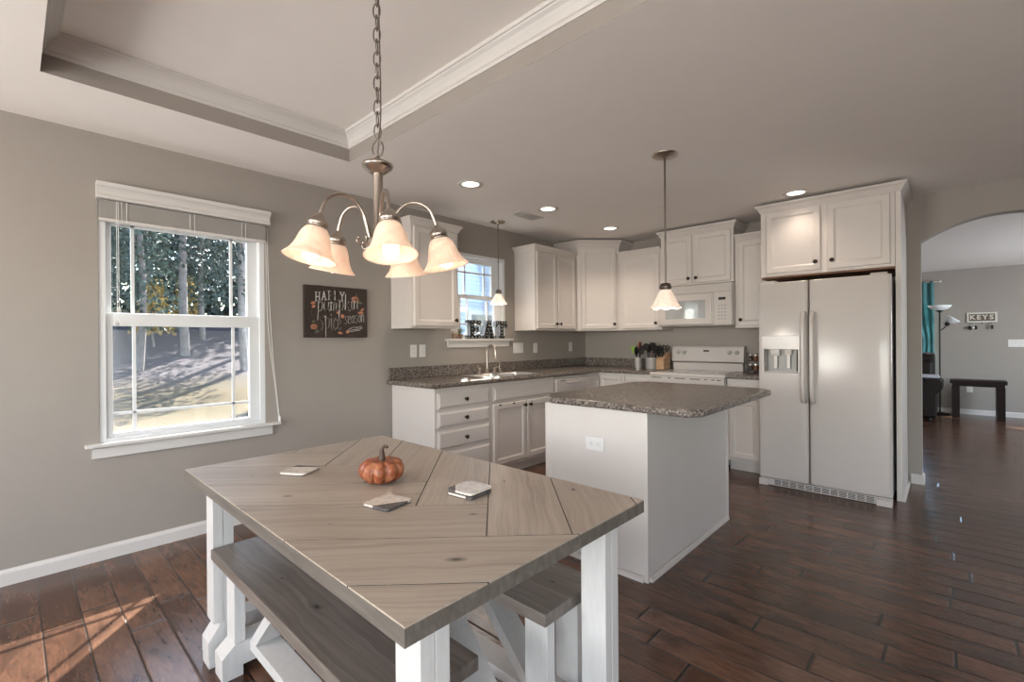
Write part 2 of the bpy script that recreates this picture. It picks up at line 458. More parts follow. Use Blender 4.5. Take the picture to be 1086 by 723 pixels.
# far wall with the arch
mb = MB(); AX0, AX1, AZ, ACX = 3.412, 4.41, 2.062, 3.911
mb.box(-.12, AX0, YF, YF+.12, 0, WT); mb.box(AX1, XR, YF, YF+.12, 0, WT)
hw = (AX1-AX0)/2; rise = .165; R = (hw*hw+rise*rise)/(2*rise)
arc = []
for i in range(25):
    x = AX0+(AX1-AX0)*i/24; arc.append((x, AZ-(R-rise)+math.sqrt(max(0, R*R-(x-ACX)**2))))
for i in range(24):
    (xa, za), (xb, zb) = arc[i], arc[i+1]
    mb.prism([(xa, za), (xb, zb), (xb, WT), (xa, WT)], YF, YF+.12, 'y')
struct('wall_far', mb, M['wall'])
# living room
mb = MB(); wall_with_holes(mb, 'y', YL, YL+.12, 1.4, XR+.12, 0, WT, [(2.35, 3.345, .55, 2.08)]); struct('wall_living_far', mb, M['wall'])
mb = MB(); mb.box(1.4, 1.52, YF+.12, YL, 0, WT); struct('wall_living_left', mb, M['wall'])
mb = MB(); wall_with_holes(mb, 'x', XR, XR+.12, YF+.12, YL, 0, WT, [(7.3, 9.1, .6, 2.1)]); struct('wall_living_right', mb, M['wall'])
mb = MB(); mb.box(1.4, XR, YF+.12, YL, LCE, LCE+.1); struct('ceiling_living', mb, M['ceiling'])
# ceiling with the tray
TX0, TX1, TY0, TY1, TZ = .632, 3.80, .095, 1.566, 2.640
mb = MB()
mb.box(0, TX0, YB, YF, CEIL, CEIL+.0004); mb.box(TX1, XR, YB, YF, CEIL, CEIL+.0004)
mb.box(TX0, TX1, YB, TY0, CEIL, CEIL+.0004); mb.box(TX0, TX1, TY1, YF, CEIL, CEIL+.0004)
mb.box(TX0-.02, TX1+.02, TY0-.02, TY1+.02, TZ, TZ+.04)
struct('ceiling', mb, M['ceiling'])
mb = MB()
mb.box(TX0-.02, TX0, TY0-.02, TY1+.02, CEIL+.002, TZ); mb.box(TX1, TX1+.02, TY0-.02, TY1+.02, CEIL+.002, TZ)
mb.box(TX0, TX1, TY0-.02, TY0, CEIL+.002, TZ); mb.box(TX0, TX1, TY1, TY1+.02, CEIL+.002, TZ)
struct('trim_1', mb, M['wall'])
pr = [(0, 2.545), (.008, 2.545), (.010, 2.550), (.010, 2.560), (.016, 2.564), (.018, 2.572), (.024, 2.588), (.036, 2.606), (.050, 2.617), (.053, 2.622), (.060, 2.624), (.064, 2.632), (.064, TZ-.0005), (0, TZ-.0005)]
mb = MB(); mb.sweep([(TX0, TY0), (TX1, TY0), (TX1, TY1), (TX0, TY1)], pr, True, -1)
struct('trim_2', mb, M['trim'])

def baseboard(name, path, side, h=.082):
    mb = MB(); pr = [(0, 0), (.015, 0), (.015, h-.02), (.012, h-.012), (.006, h-.006), (.004, h), (0, h)]
    mb.sweep(path, pr, False, side); return struct(name, mb, M['trim'])
baseboard('baseboard_left', [(0, YB), (0, 2.276)], 1)
baseboard('baseboard_far', [(3.340, YF), (AX0, YF), (AX0, YF+.12)], 1)
baseboard('baseboard_living', [(1.52, YL), (XR, YL)], 1)
baseboard('baseboard_far_right', [(AX1, YF+.12), (AX1, YF), (XR, YF)], 1)

# ------------------------------------------------------------------ windows
def window(name, W, meet, glassY, mull, up_h, lo_h, sill, screen=True):
    y0, y1, z0, z1 = W
    root = thing(name, None, None, (0, 0, 0)); root['kind'] = 'structure'
    g0, g1 = glassY
    mb = MB()     # outer vinyl frame
    t = .034
    for (a, b, c, d) in ((y0, y0+t, z0, z1), (y1-t, y1, z0, z1), (y0+t, y1-t, z0, z0+.04), (y0+t, y1-t, z1-t, z1)):
        mb.box(-.115, -.008, a, b, c, d, .003)
    mb.build('window_frame', M['vinyl'], root)
    mb = MB()     # upper sash, further out
    ux0, ux1 = -.100, -.064
    gt = z1-.085
    for (a, b, c, d) in ((y0+t, g0, meet[0]+.01, z1-t), (g1, y1-t, meet[0]+.01, z1-t), (g0, g1, gt, z1-t), (g0, g1, meet[0]+.03, meet[1]+.004)):
        mb.box(ux0, ux1, a, b, c, d, .003)
    us = mb.build('upper_sash', M['vinyl'], root)
    mb = MB(); lx0, lx1 = -.060, -.022
    gb = z0+.066
    for (a, b, c, d) in ((y0+t, g0, z0+.04, meet[1]), (g1, y1-t, z0+.04, meet[1]), (g0, g1, z0+.04, gb), (g0, g1, meet[0], meet[1])):
        mb.box(lx0, lx1, a, b, c, d, .003)
    ls = mb.build('lower_sash', M['vinyl'], root)
    def grid(xc, za, zb, h, par):
        mb = MB()
        for m in mull: mb.box(xc-.006, xc+.006, m-.009, m+.009, za, zb, .002)
        if h: mb.box(xc-.006, xc+.006, g0, g1, h-.009, h+.009, .002)
        mb.build('grille', M['vinyl'], par)
    grid(-.078, meet[1], gt, up_h, us); grid(-.040, gb, meet[0], lo_h, ls)
    mb = MB(); mb.box(-.088, -.086, g0, g1, meet[1], gt); mb.build('pane', M['glass'], us)
    mb = MB(); mb.box(-.050, -.048, g0, g1, gb, meet[0]); mb.build('pane', M['glass'], ls)
    if screen:
        mb = MB(); mb.box(-.1122, -.1115, g0-.01, g1+.01, z0+.05, meet[0]-.02); mb.build('insect_screen', M['screen'], root)
    for s_ in (-.24, .24):
        mb = MB(); mb.box(-.0215, -.010, (y0+y1)/2+s_-.02, (y0+y1)/2+s_+.02, meet[1]-.012, meet[1]-.002, .002); mb.build('sash_lock', M['vinyl'], root)
    s0, s1, p, zt = sill
    mb = MB(); mb.box(-.005, p, s0, s1, zt-.022, zt, .006); mb.build('window_sill', M['trim'], root)
    mb = MB(); mb.prism([(0, zt-.086), (.016, zt-.086), (.018, zt-.03), (.024, zt-.022), (0, zt-.022)], s0+.032, s1-.05, 'y', Matrix(((1,0,0,0),(0,1,0,0),(0,0,1,0),(0,0,0,1)))); mb.build('apron', M['trim'], root)
    return root
window('window_1', W1, (1.353, 1.430), (.410, 1.148), (.511, 1.050), 1.964, .831, (.280, 1.335, .045, .676))
window('window_2', W2, (1.683, 1.724), (3.105-.0, 3.583), (3.205, 3.482), 1.96, 1.42, (2.875, 3.822, .045, 1.272))

# living room window (simple sashes with curtain in front)
root = thing('window_3', None, None); root['kind'] = 'structure'
mb = MB()
for (a, b, c, d) in ((2.35, 2.40, .55, 2.08), (3.295, 3.345, .55, 2.08), (2.40, 3.295, .55, .60), (2.40, 3.295, 2.03, 2.08), (2.40, 3.295, 1.30, 1.35)):
    mb.box(a, b, YL+.02, YL+.09, c, d, .003)
mb.build('window_frame', M['vinyl'], root)
mb = MB(); mb.box(2.40, 3.295, YL+.050, YL+.052, .60, 2.03); mb.build('pane', M['glass'], root)
mb = MB(); mb.box(2.30, 3.40, YL-.03, YL-.001, .525, .55, .004); mb.build('window_sill', M['trim'], root)
# unseen glass doors added behind the camera for the fill lamp
root = thing('window_4', None, None); root['kind'] = 'structure'
mb = MB()
for (a, b) in ((3.30, 3.37), (4.61, 4.69), (5.93, 6.00)): mb.box(a, b, YB-.09, YB-.02, .02, 2.2, .003)
mb.box(3.37, 5.93, YB-.09, YB-.02, .02, .10); mb.box(3.37, 5.93, YB-.09, YB-.02, 2.12, 2.2)
mb.build('window_frame', M['vinyl'], root)
root = thing('window_6', None, None); root['kind'] = 'structure'  # unseen window added in the back wall for the second fill lamp
mb = MB()
for (a, b, c, d) in ((.60, .66, .90, 2.10), (2.04, 2.10, .90, 2.10), (.66, 2.04, .90, .96), (.66, 2.04, 2.04, 2.10), (.66, 2.04, 1.48, 1.53)):
    mb.box(a, b, YB-.09, YB-.02, c, d, .003)
mb.build('window_frame', M['vinyl'], root)
root = thing('window_5', None, None); root['kind'] = 'structure'  # unseen window added in the right wall to go with its fill lamp
mb = MB()
for (a, b, c, d) in ((-1.8, -1.74, .75, 2.15), (-.06, 0.0, .75, 2.15), (-.93, -.87, .75, 2.15), (-1.74, -.06, .75, .81), (-1.74, -.06, 2.09, 2.15)):
    mb.box(XR+.02, XR+.09, a, b, c, d, .003)
mb.build('window_frame', M['vinyl'], root)

# ------------------------------------------------------------------ cabinets (local x = width, local -y = front, local z = up)
KNOB = [(.0001, 0), (.009, 0), (.009, .003), (.005, .006), (.005, .014), (.012, .018), (.0155, .023), (.0155, .027), (.011, .031), (.0001, .032)]
KX = Matrix.Rotation(PI/2, 4, 'X')           # +z becomes -y
KNOB = [(r*1.12, z) for r, z in KNOB]
def knob(parent, x, z, y=-.019):
    mb = MB(); mb.lathe(KNOB, (0, 0, 0), 14, Matrix.Translation((x, y, z)) @ KX); return mb.build('knob', M['knob'], parent)
def panel_door(parent, x0, x1, z0, z1, kn=None, name='door', fr=.058, mat='cab'):
    """recessed-panel door lying on the plane y = 0, front at y = -.019"""
    mb = MB(); t = .019
    def ring(a, ya, b, yb, o):   # quads between two inset rectangles
        A = [(x0+a, ya, z0+a), (x1-a, ya, z0+a), (x1-a, ya, z1-a), (x0+a, ya, z1-a)]
        B = [(x0+b, yb, z0+b), (x1-b, yb, z0+b), (x1-b, yb, z1-b), (x0+b, yb, z1-b)]
        mb.add(A+B, [(0, 1, 5, 4), (1, 2, 6, 5), (2, 3, 7, 6), (3, 0, 4, 7)])
    steps = [(0, 0), (0, -t+.006), (.004, -t+.001), (.008, -t), (fr-.012, -t), (fr-.008, -t+.003), (fr, -t+.0085), (fr+.003, -t+.0095)]
    for (a, ya), (b, yb) in zip(steps, steps[1:]): ring(a, ya, b, yb, 0)
    a = fr+.003; y = -t+.0095
    mb.add([(x0+a, y, z0+a), (x1-a, y, z0+a), (x1-a, y, z1-a), (x0+a, y, z1-a)], [(0, 1, 2, 3)])
    mb.add([(x0, 0, z0), (x1, 0, z0), (x1, 0, z1), (x0, 0, z1)], [(0, 3, 2, 1)])
    o = mb.build(name, M[mat], parent)
    if kn: knob(o, kn[0], kn[1])
    return o
def slab_front(parent, x0, x1, z0, z1, kn=None, name='drawer'):
    mb = MB(); t = .019
    steps = [(0, 0), (0, -.008), (.012, -.0135), (.016, -.0175), (.022, -t)]
    for (a, ya), (b, yb) in zip(steps, steps[1:]):
        A = [(x0+a, ya, z0+a), (x1-a, ya, z0+a), (x1-a, ya, z1-a), (x0+a, ya, z1-a)]
        B = [(x0+b, yb, z0+b), (x1-b, yb, z0+b), (x1-b, yb, z1-b), (x0+b, yb, z1-b)]
        mb.add(A+B, [(0, 1, 5, 4), (1, 2, 6, 5), (2, 3, 7, 6), (3, 0, 4, 7)])
    a = .022
    mb.add([(x0+a, -t, z0+a), (x1-a, -t, z0+a), (x1-a, -t, z1-a), (x0+a, -t, z1-a)], [(0, 1, 2, 3)])
    mb.add([(x0, 0, z0), (x1, 0, z0), (x1, 0, z1), (x0, 0, z1)], [(0, 3, 2, 1)])
    o = mb.build(name, M['cab'], parent)
    if kn: knob(o, kn[0], kn[1])
    return o
def crown_prof(z0, z1, out):
    h = z1-z0
    return [(0, z0), (.004, z0), (.008, z0+.12*h), (out*.35, z0+.30*h), (out*.55, z0+.55*h), (out*.9, z0+.75*h), (out*.92, z0+.80*h), (out, z0+.84*h), (out, z1), (0, z1)]
GROUP_U = 'white upper wall cabinets'; GROUP_B = 'white base cabinets'
def upper(label, loc, rz, w, d, h, doors, crown, sides=(False, False), group=GROUP_U, back_short=0):
    t = thing('wall_cabinet', label, 'cabinet', loc, rz, group)
    mb = MB(); mb.box(0, w, 0, d-.002, 0, h, .0015); mb.build('carcass', M['cab'], t)
    for dr in doors: panel_door(t, *dr)
    if crown:
        pts = [(0, 0), (w, 0)]
        if sides[0]: pts = [(0, d-.004)]+pts
        if sides[1]: pts = pts+[(w, d-.004)]
        mb = MB(); mb.sweep(pts, crown_prof(crown[0], crown[1], crown[2]), False, 1); mb.build('crown_molding', M['cab'], t)
    return t
ROT = PI/2
# left wall, single door (left of the sink window)
upper('white single-door wall cabinet behind the chandelier, left of the sink window', (.305, 2.281, 1.36), ROT, .512, .305, .885,
      [(.022, .490, .018, .862, (.462, .075))], (.872, .932, .035), (True, True))
upper('white two-door wall cabinet right of the sink window', (.305, 3.881, 1.36), ROT, .760, .305, .885,
      [(.020, .372, .018, .862, (.344, .075)), (.388, .740, .018, .862, (.416, .075))], (.872, .932, .035), (True, False))
# corner cabinet: five-sided body
t = thing('corner_wall_cabinet', 'tall white diagonal wall cabinet filling the kitchen corner', 'cabinet', (.33, 4.645, 1.36), math.radians(45), GROUP_U)
inv = Matrix.Rotation(-math.radians(45), 4, 'Z') @ Matrix.Translation((-.33, -4.645, -1.36))
mb = MB(); poly = [(.33, 4.643), (.640, 4.953), (.682, 4.957), (.682, YF-.002), (.002, YF-.002), (.002, 4.643)]
poly = [(.33, 4.645), (.684, 4.999), (.684, YF-.002), (.002, YF-.002), (.002, 4.645)]
mb.prism(poly, 1.36, 2.385, 'z', inv); mb.build('carcass', M['cab'], t)
panel_door(t, .040, .462, .020, .985, (.432, .078))
mb = MB(); mb.sweep([(.004, 4.645), (.33, 4.645), (.684, 4.999), (.684, YF-.004)], crown_prof(2.365, 2.440, .045), False, 1, inv); mb.build('crown_molding', M['cab'], t)
# far wall
upper('white single-door wall cabinet between the corner cabinet and the microwave', (.690, 4.982, 1.36), 0, .540, .305, .885,
      [(.045, .518, .018, .862, (.485, .075))], (.872, .932, .035), (False, False))
upper('white two-door cabinet mounted above the microwave', (1.236, 4.957, 1.828), 0, .770, .330, .552,
      [(.022, .352, .016, .530, (.322, .068)), (.374, .746, .016, .530, (.404, .068))], (.545, .610, .038), (True, True))
upper('white single-door wall cabinet between the microwave and the refrigerator', (2.012, 4.982, 1.36), 0, .330, .305, .885,
      [(.030, .310, .018, .862, (.060, .080))], (.872, .932, .035), (False, False))
# cabinet over the fridge with its tall side panel
t = thing('refrigerator_cabinet', 'deep white two-door cabinet with tall side panel above the refrigerator', 'cabinet', (2.345, 4.63, 0), 0, GROUP_U)
mb = MB(); mb.box(0, .939, 0, .655, 1.80, 2.385, .0015); mb.build('carcass', M['cab'], t)
mb = MB(); mb.box(.0, .939, .012, .65, 1.786, 1.7995); mb.build('bottom_board', M['rawwood'], t)
mb = MB(); mb.box(.941, .975, 0, .655, 0.0, 2.385, .0015); mb.build('side_panel', M['cab'], t)
panel_door(t, .045, .458, 1.825, 2.362, (.425, 1.892)); panel_door(t, .504, .912, 1.822, 2.362, (.540, 1.892))
mb = MB(); mb.sweep([(0, .653), (0, 0), (.975, 0), (.975, .653)], crown_prof(2.372, 2.440, .040), False, 1); mb.build('crown_molding', M['cab'], t)
mb = MB(); mb.prism([(.9752, 0), (.992, 0), (.990, .014), (.9752, .022)], 0.0, .640, 'y'); mb.build('shoe_molding', M['cab'], t)

def base_cab(label, loc, rz, w, d, fronts, left_side=False, h=.874, toe=True, group=GROUP_B, open_top=False):
    t = thing('base_cabinet', label, 'cabinet', loc, rz, group)
    mb = MB()
    if open_top:
        mb.box(0, w, 0, .018, .102, h); mb.box(0, .016, .018, d-.003, .102, h); mb.box(w-.016, w, .018, d-.003, .102, h); mb.box(.016, w-.016, .018, d-.003, .102, .12); mb.box(.016, w-.016, d-.012, d-.003, .12, h)
    else: mb.box(0, w, 0, d-.003, .102, h, .001)
    mb.build('carcass', M['cab'], t)
    mb = MB(); mb.box(0 if not left_side else .0, w, .075, d-.003, 0.0, .102); mb.build('toe_kick', M['cab'], t)
    for kind, args in fronts:
        (panel_door if kind == 'door' else slab_front)(t, *args)
    return t
# left run: drawers, sink base
base_cab('white four-drawer base cabinet at the left end of the sink counter', (.61, 2.283, 0), ROT, .612, .608,
         [('drawer', (.022, .592, .704, .832, (.307, .768))), ('drawer', (.022, .592, .552, .680, (.307, .616))),
          ('drawer', (.022, .592, .378, .528, (.307, .453))), ('drawer', (.022, .592, .130, .352, (.307, .245)))])
t = base_cab('white sink base cabinet with a false drawer front and two doors', (.61, 2.897, 0), ROT, .914, .608,
         [('drawer', (.034, .890, .704, .832, None, 'false_front')), ('door', (.026, .464, .130, .680, (.432, .640))), ('door', (.476, .890, .130, .680, (.508, .640)))], open_top=True)
for x in (.105, .285):
    mb = MB(); mb.box(x-.012, x+.012, -.024, -.0195, .662, .676, .002); mb.build('door_bumper', M['knob'], t)
# dishwasher
t = thing('dishwasher', 'white built-in dishwasher under the counter right of the sink', 'dishwasher', (.61, 3.815, 0), ROT)
mb = MB(); mb.box(.004, .606, 0, .55, .08, .868, .002); mb.build('tub', M['appl'], t)
mb = MB(); mb.box(.004, .606, -.028, -.001, .115, .700, .006); mb.build('door', M['appl'], t)
mb = MB(); mb.prism([(-.001, .706), (-.026, .706), (-.030, .715), (-.034, .832), (-.028, .846), (-.001, .848)], .004, .606, 'x'); p = mb.build('control_panel', M['appl'], t)
mb = MB(); mb.prism([(-.0345, .815), (-.034, .790), (-.040, .800)], .17, .44, 'x'); mb.build('vent_handle', M['appl'], p)
mb = MB(); mb.box(.065, .150, -.0350, -.0335, .824, .832); mb.build('badge', M['slot'], p)
mb = MB(); mb.box(.010, .600, .03, .05, .0, .078); mb.build('toe_kick', M['appl'], t)
# corner base: L shaped
t = thing('corner_base_cabinet', 'white corner base cabinet with folding doors between dishwasher and range', 'cabinet', (.61, 4.425, 0), 0, GROUP_B)
mb = MB(); mb.prism([(-.607, .002), (0, .002), (0, .235), (.330, .235), (.330, .858), (-.607, .858)], .102, .874, 'z'); mb.build('carcass', M['cab'], t)
mb = MB(); mb.prism([(-.607, .002), (-.075, .002), (-.075, .31), (.330, .31), (.330, .858), (-.607, .858)], 0.0, .102, 'z'); mb.build('toe_kick', M['cab'], t)
d1 = panel_door(t, .010, .212, .130, .836, None, fr=.045); d1.rotation_euler = (0, 0, ROT); d1.location = (0, .002, 0)
d2 = panel_door(t, .024, .296, .130, .836, None, fr=.045); d2.location = (0, .235, 0)
base_cab('narrow white drawer-and-door base cabinet left of the range', (.945, 4.66, 0), 0, .312, .622,
         [('drawer', (.020, .292, .704, .832, (.156, .768))), ('door', (.020, .292, .130, .680, (.262, .64)))])
base_cab('narrow white base cabinet between the range and the refrigerator', (2.036, 4.66, 0), 0, .300, .622,
         [('drawer', (.018, .285, .704, .832, (.150, .768))), ('door', (.018, .285, .130, .680, (.05, .64)))])

# ------------------------------------------------------------------ countertops
t = thing('countertop', 'speckled brown-grey countertop running around the kitchen corner with the sink set in it', 'countertop', (0, 2.25, .875))
o = Vector((0, 2.25, .875))
SX0, SX1, SY0, SY1 = .135, .545, 2.985, 3.665
mb = MB(); z0, z1 = 0.0, .039
def slabs(mb, rects, z0, z1):
    for a, b, c, d in rects: mb.box(a, b, c-2.25, d-2.25, z0, z1)
slabs(mb, [(.002, .628, 2.25, SY0), (.002, SX0, SY0, SY1), (SX1, .628, SY0, SY1), (.002, .628, SY1, 4.645), (.002, 1.257, 4.645, YF-.002)], z0, z1)
# rounded nosing
nose = [(0, z0-.000), (.014, z0+.001), (.021, z0+.012), (.021, z0+.028), (.014, z1-.001), (0, z1)]
mb.sweep([(.002, 0.0), (.628, 0.0), (.628, 4.645-2.25), (1.257, 4.645-2.25)], nose, False, 1)
mb.build('counter_slab', M['granite'], t)
mb = MB(); mb.box(.002, .021, 0.0, YF-.002-2.25, z1+.0005, z1+.103, .004); mb.build('backsplash', M['granite'], t)
mb = MB(); mb.box(.0215, 1.257, YF-.021-2.25, YF-.002-2.25, z1+.0005, z1+.103, .004); mb.build('backsplash', M['granite'], t)
t = thing('countertop', 'short piece of speckled countertop between the range and the refrigerator', 'countertop', (2.034, 4.66, .875))
mb = MB(); mb.box(0, .302, -.028, .625, 0, .039); mb.sweep([(0, -.028), (.302, -.028)], nose, False, 1); mb.build('counter_slab', M['granite'], t)
mb = MB(); mb.box(0, .302, .606, .625, .0395, .142, .004); mb.build('backsplash', M['granite'], t)

# ------------------------------------------------------------------ sink and tap
t = thing('kitchen_sink', 'double-bowl stainless steel sink set in the counter under the window', 'sink', (.34, 3.325, .914))
mb = MB()
hx, hy = .228, .362
def bowl(mb, x0, x1, y0, y1, dep):
    pr = [(0, .0035), (.010, .0005), (.014, -.02), (.022, -dep+.02), (.045, -dep)]
    n = 20; path = []
    r = .05
    for cx, cy, a0 in ((x1-r, y1-r, 0), (x0+r, y1-r, 90), (x0+r, y0+r, 180), (x1-r, y0+r, 270)):
        for k in range(6):
            a = math.radians(a0+k*18); path.append((cx+r*math.cos(a), cy+r*math.sin(a)))
    m = len(path); vs = []; fs = []
    for o_, z in pr:
        for (x, y) in path:
            cx, cy = (x0+x1)/2, (y0+y1)/2
            sx = 1-o_/((x1-x0)/2); sy = 1-o_/((y1-y0)/2); vs.append((cx+(x-cx)*sx, cy+(y-cy)*sy, z))
    for q in range(len(pr)-1):
        for i in range(m): fs.append((q*m+i, q*m+(i+1) % m, (q+1)*m+(i+1) % m, (q+1)*m+i))
    fs.append([(len(pr)-1)*m+i for i in range(m)])
    mb.add(vs, fs, True); return path
pa = bowl(mb, -.135, .190, -.325, -.018, .17); pb = bowl(mb, -.135, .190, .018, .325, .17)
# rim plate around the bowls
z = .0035
for a, b, c, d in ((-hx, -.135, -hy, hy), (.190, hx-.0, -hy, hy), (-.135, .190, -hy, -.325), (-.135, .190, .325, hy), (-.135, .190, -.018, .018)):
    mb.box(a, b, c, d, 0.0008, z)
for (x0_, x1_, y0_, y1_) in ((-.135, .190, -.325, -.018), (-.135, .190, .018, .325)):
    r = .05
    for cx, cy, qx, qy in ((x1_, y1_, -1, -1), (x0_, y1_, 1, -1), (x0_, y0_, 1, 1), (x1_, y0_, -1, 1)):
        pts = [(cx, cy)]
        for k in range(6):
            a = math.radians(k*18); pts.append((cx+qx*r*(1-math.sin(a)), cy+qy*r*(1-math.cos(a))))
        mb.prism(pts, .001, z, 'z')
mb.build('basin', M['steel'], t)
for y in (-.17, .17):
    mb = MB(); mb.lathe([(.0001, .0045), (.020, .0045), (.040, .004), (.043, .0005)], (.03, y, -.17), 20); mb.build('drain', M['dknick'], t)
t = thing('kitchen_faucet', 'tall brushed gooseneck faucet with side handles behind the sink', 'faucet', (.165, 3.29, .9176))
mb = MB(); mb.prism([(-.028+.0, -.125), (.028, -.125), (.036, -.11), (.036, .11), (.028, .125), (-.028, .125), (-.036, .11), (-.036, -.11)], 0, .008); mb.build('base_plate', M['nickel'], t)
mb = MB(); mb.lathe([(.024, .008), (.022, .020), (.017, .026), (.016, .05), (.012, .056)], (0, 0, 0), 16)
sp = [(0, 0, .05), (0, 0, .215)]+[(.055-.055*math.cos(a), .006*(1-math.cos(a)), .215+.070*math.sin(a)) for a in [PI*k/12 for k in range(1, 12)]]+[(.110, .012, .205), (.110, .012, .180)]
mb.tube(sp, .0115, 12); mb.lathe([(.0115, 0), (.0150, -.004), (.0150, -.030), (.011, -.034), (.0001, -.034)], (.110, .012, .185), 14); mb.build('spout', M['nickel'], t)
for y in (-.105, .105):
    mb = MB(); mb.lathe([(.020, .008), (.018, .022), (.012, .03), (.013, .052), (.008, .060), (.0001, .062)], (0, y, 0), 14)
    mb.tube(catmull([(0, y, .050), (.012, y*1.25, .062), (.018, y*1.5, .088 if y < 0 else .060)]), .006, 8); mb.build('handle', M['nickel'], t)
t = thing('side_sprayer', 'slim brushed sink sprayer standing right of the faucet', 'sprayer', (.165, 3.475, .9176))
mb = MB(); mb.lathe([(.022, 0), (.020, .010), (.012, .016), (.011, .045)], (0, 0, 0), 14); mb.build('collar', M['nickel'], t)
mb = MB(); mb.lathe([(.009, .045), (.012, .065), (.011, .095), (.014, .112), (.015, .124), (.008, .130), (.0001, .131)], (0, 0, 0), 14); mb.build('spray_head', M['dknick'], t)

# ------------------------------------------------------------------ range
t = thing('kitchen_range', 'white electric range with a raised control panel at the back', 'range', (1.262, 4.625, 0))
w = .764
mb = MB(); mb.box(.003, w-.003, .03, .640, .03, .874, .003); mb.build('body', M['appl'], t)
for x in (.05, w-.05):
    for y in (.08, .58): mb = MB(); mb.lathe([(.0001, 0), (.018, 0), (.018, .030)], (x, y, 0), 10, cap1=True); mb.build('leveling_foot', M['black'], t)
mb = MB(); mb.prism([(-.004, .876), (-.004, .892), (.006, .905), (.640, .908), (.640, .876)], .0, w, 'x'); ck = mb.build('cooktop', M['appl'], t)
mb = MB(); mb.box(.055, w-.055, .055, .565, .9072, .9105, .001)
mb.build('glass_surface', plain('pale_ceramic_cooktop', (.50, .49, .48), .08), ck)
for x, y, r in ((.20, .17, .10), (.56, .17, .075), (.20, .43, .075), (.56, .43, .10)):
    mb = MB(); mb.lathe([(r-.004, 0), (r, 0.0006), (r+.004, 0)], (x, y, .9107), 28); mb.build('burner_ring', M['applgrey'], ck)
mb = MB(); mb.box(.006, w-.006, -.012, .029, .225, .800, .008); dr = mb.build('oven_door', M['appl'], t)
mb = MB(); mb.box(.14, w-.14, -.0135, -.0118, .36, .63); mb.build('oven_window', M['black'], dr)
mb = MB(); mb.tube([(.075, -.012, .765), (.080, -.045, .768), (.10, -.052, .770), (w-.10, -.052, .770), (w-.08, -.045, .768), (w-.075, -.012, .765)], .013, 10); mb.build('oven_handle', M['appl'], dr)
mb = MB(); mb.box(.006, w-.006, -.006, .029, .806, .872, .003); vp = mb.build('vent_trim', M['appl'], t)
for a, b in ((.03, .13), (.20, .23), (.27, .38), (.43, .53), (.575, .60), (.64, .67), (.69, .73)):
    mb = MB(); mb.box(a, b, -.0072, -.0058, .850, .858); mb.build('vent_slot', M['slot'], vp)
mb = MB(); mb.box(.006, w-.006, -.010, .029, .045, .215, .008); mb.build('storage_drawer', M['appl'], t)
mb = MB(); mb.prism([(.565, .908), (.555, .99), (.640, 1.0), (.640, .908)], .010, w-.010, 'x'); mb.build('back_riser', M['appl'], t)
mb = MB(); mb.prism([(.562, 1.000), (.550, 1.006), (.566, 1.155), (.580, 1.172), (.645, 1.172), (.645, 1.000)], -.002, w+.002, 'x')
bp = mb.build('control_panel', M['appl'], t)
sl = math.atan2(.016, .149)
for x in (.070, .140, .625, .700):
    mb = MB(); X = Matrix.Translation((x, .5605, 1.105)) @ Matrix.Rotation(-sl, 4, 'X') @ KX
    mb.lathe([(.0001, .004), (.024, .004), (.024, .006), (.018, .008), (.016, .026), (.0001, .027)], (0, 0, 0), 18, X)
    mb.box(-.004, .004, -.016, .016, .026, .032, .001, X); mb.build('burner_knob', M['applgrey'], bp)
XF = Matrix.Translation((0, .5615, 1.10)) @ Matrix.Rotation(-sl, 4, 'X')
mb = MB(); mb.box(.265, .500, -.0022, .001, -.030, .042, .001, XF); ov = mb.build('clock_panel', M['appl'], bp)
mb = MB(); mb.box(.350, .412, -.0032, -.0020, .012, .030, 0, XF); mb.build('clock_display', M['black'], ov)
mb = MB()
for i in range(3):
    for k in range(2):
        mb.box(.280+.020*i, .293+.020*i, -.0030, -.0020, -.016+.022*k, -.008+.022*k, 0, XF); mb.box(.430+.020*i, .443+.020*i, -.0030, -.0020, -.016+.022*k, -.008+.022*k, 0, XF)
mb.build('buttons', M['applgrey'], ov)

# ------------------------------------------------------------------ microwave
t = thing('microwave_oven', 'white over-the-range microwave hung under the two-door cabinet', 'microwave', (1.248, 4.885, 1.392))
w, h = .764, .425
mb = MB(); mb.box(0, w, .012, .398, 0, h, .003); mb.build('housing', M['appl'], t)
mb = MB(); mb.prism([(.011, .004), (-.004, .012), (-.008, .02), (-.008, .325), (-.003, .333), (.011, .335)], .002, .586, 'x'); d = mb.build('door', M['appl'], t)
mb = MB(); mb.box(.075, .505, -.0095, -.0078, .075, .265); mb.build('door_window', plain('pale_tinted_door_glass', (.33, .33, .325), .04, Specular_IOR_Level=1.0), d)
mb = MB(); mb.box(.545, .570, -.020, -.0078, .03, .315, .006); mb.build('door_handle', M['appl'], d)
mb = MB(); mb.box(.589, w-.002, -.008, .011, .006, .335, .003); p = mb.build('control_panel', M['appl'], t)
mb = MB(); mb.box(.635, .705, -.0092, -.0078, .252, .280); mb.build('display', M['black'], p)
mb = MB()
for r in range(5):
    for c in range(3): mb.box(.630+.030*c, .650+.030*c, -.0089, -.0078, .055+.034*r, .067+.034*r)
mb.build('keypad', plain('pale_grey_keys', (.30, .29, .28), .4), p)
mb = MB(); mb.box(.002, w-.002, -.004, .011, .340, h-.002, .002)
for k in range(5): mb.box(.02, w-.02, -.0075, -.0035, .347+.014*k, .355+.014*k, .001)
mb.build('vent_grille', M['appl'], t)
mb = MB(); mb.box(.01, w-.01, .02, .39, -.004, -.0002); mb.build('bottom_plate', M['dknick'], t)

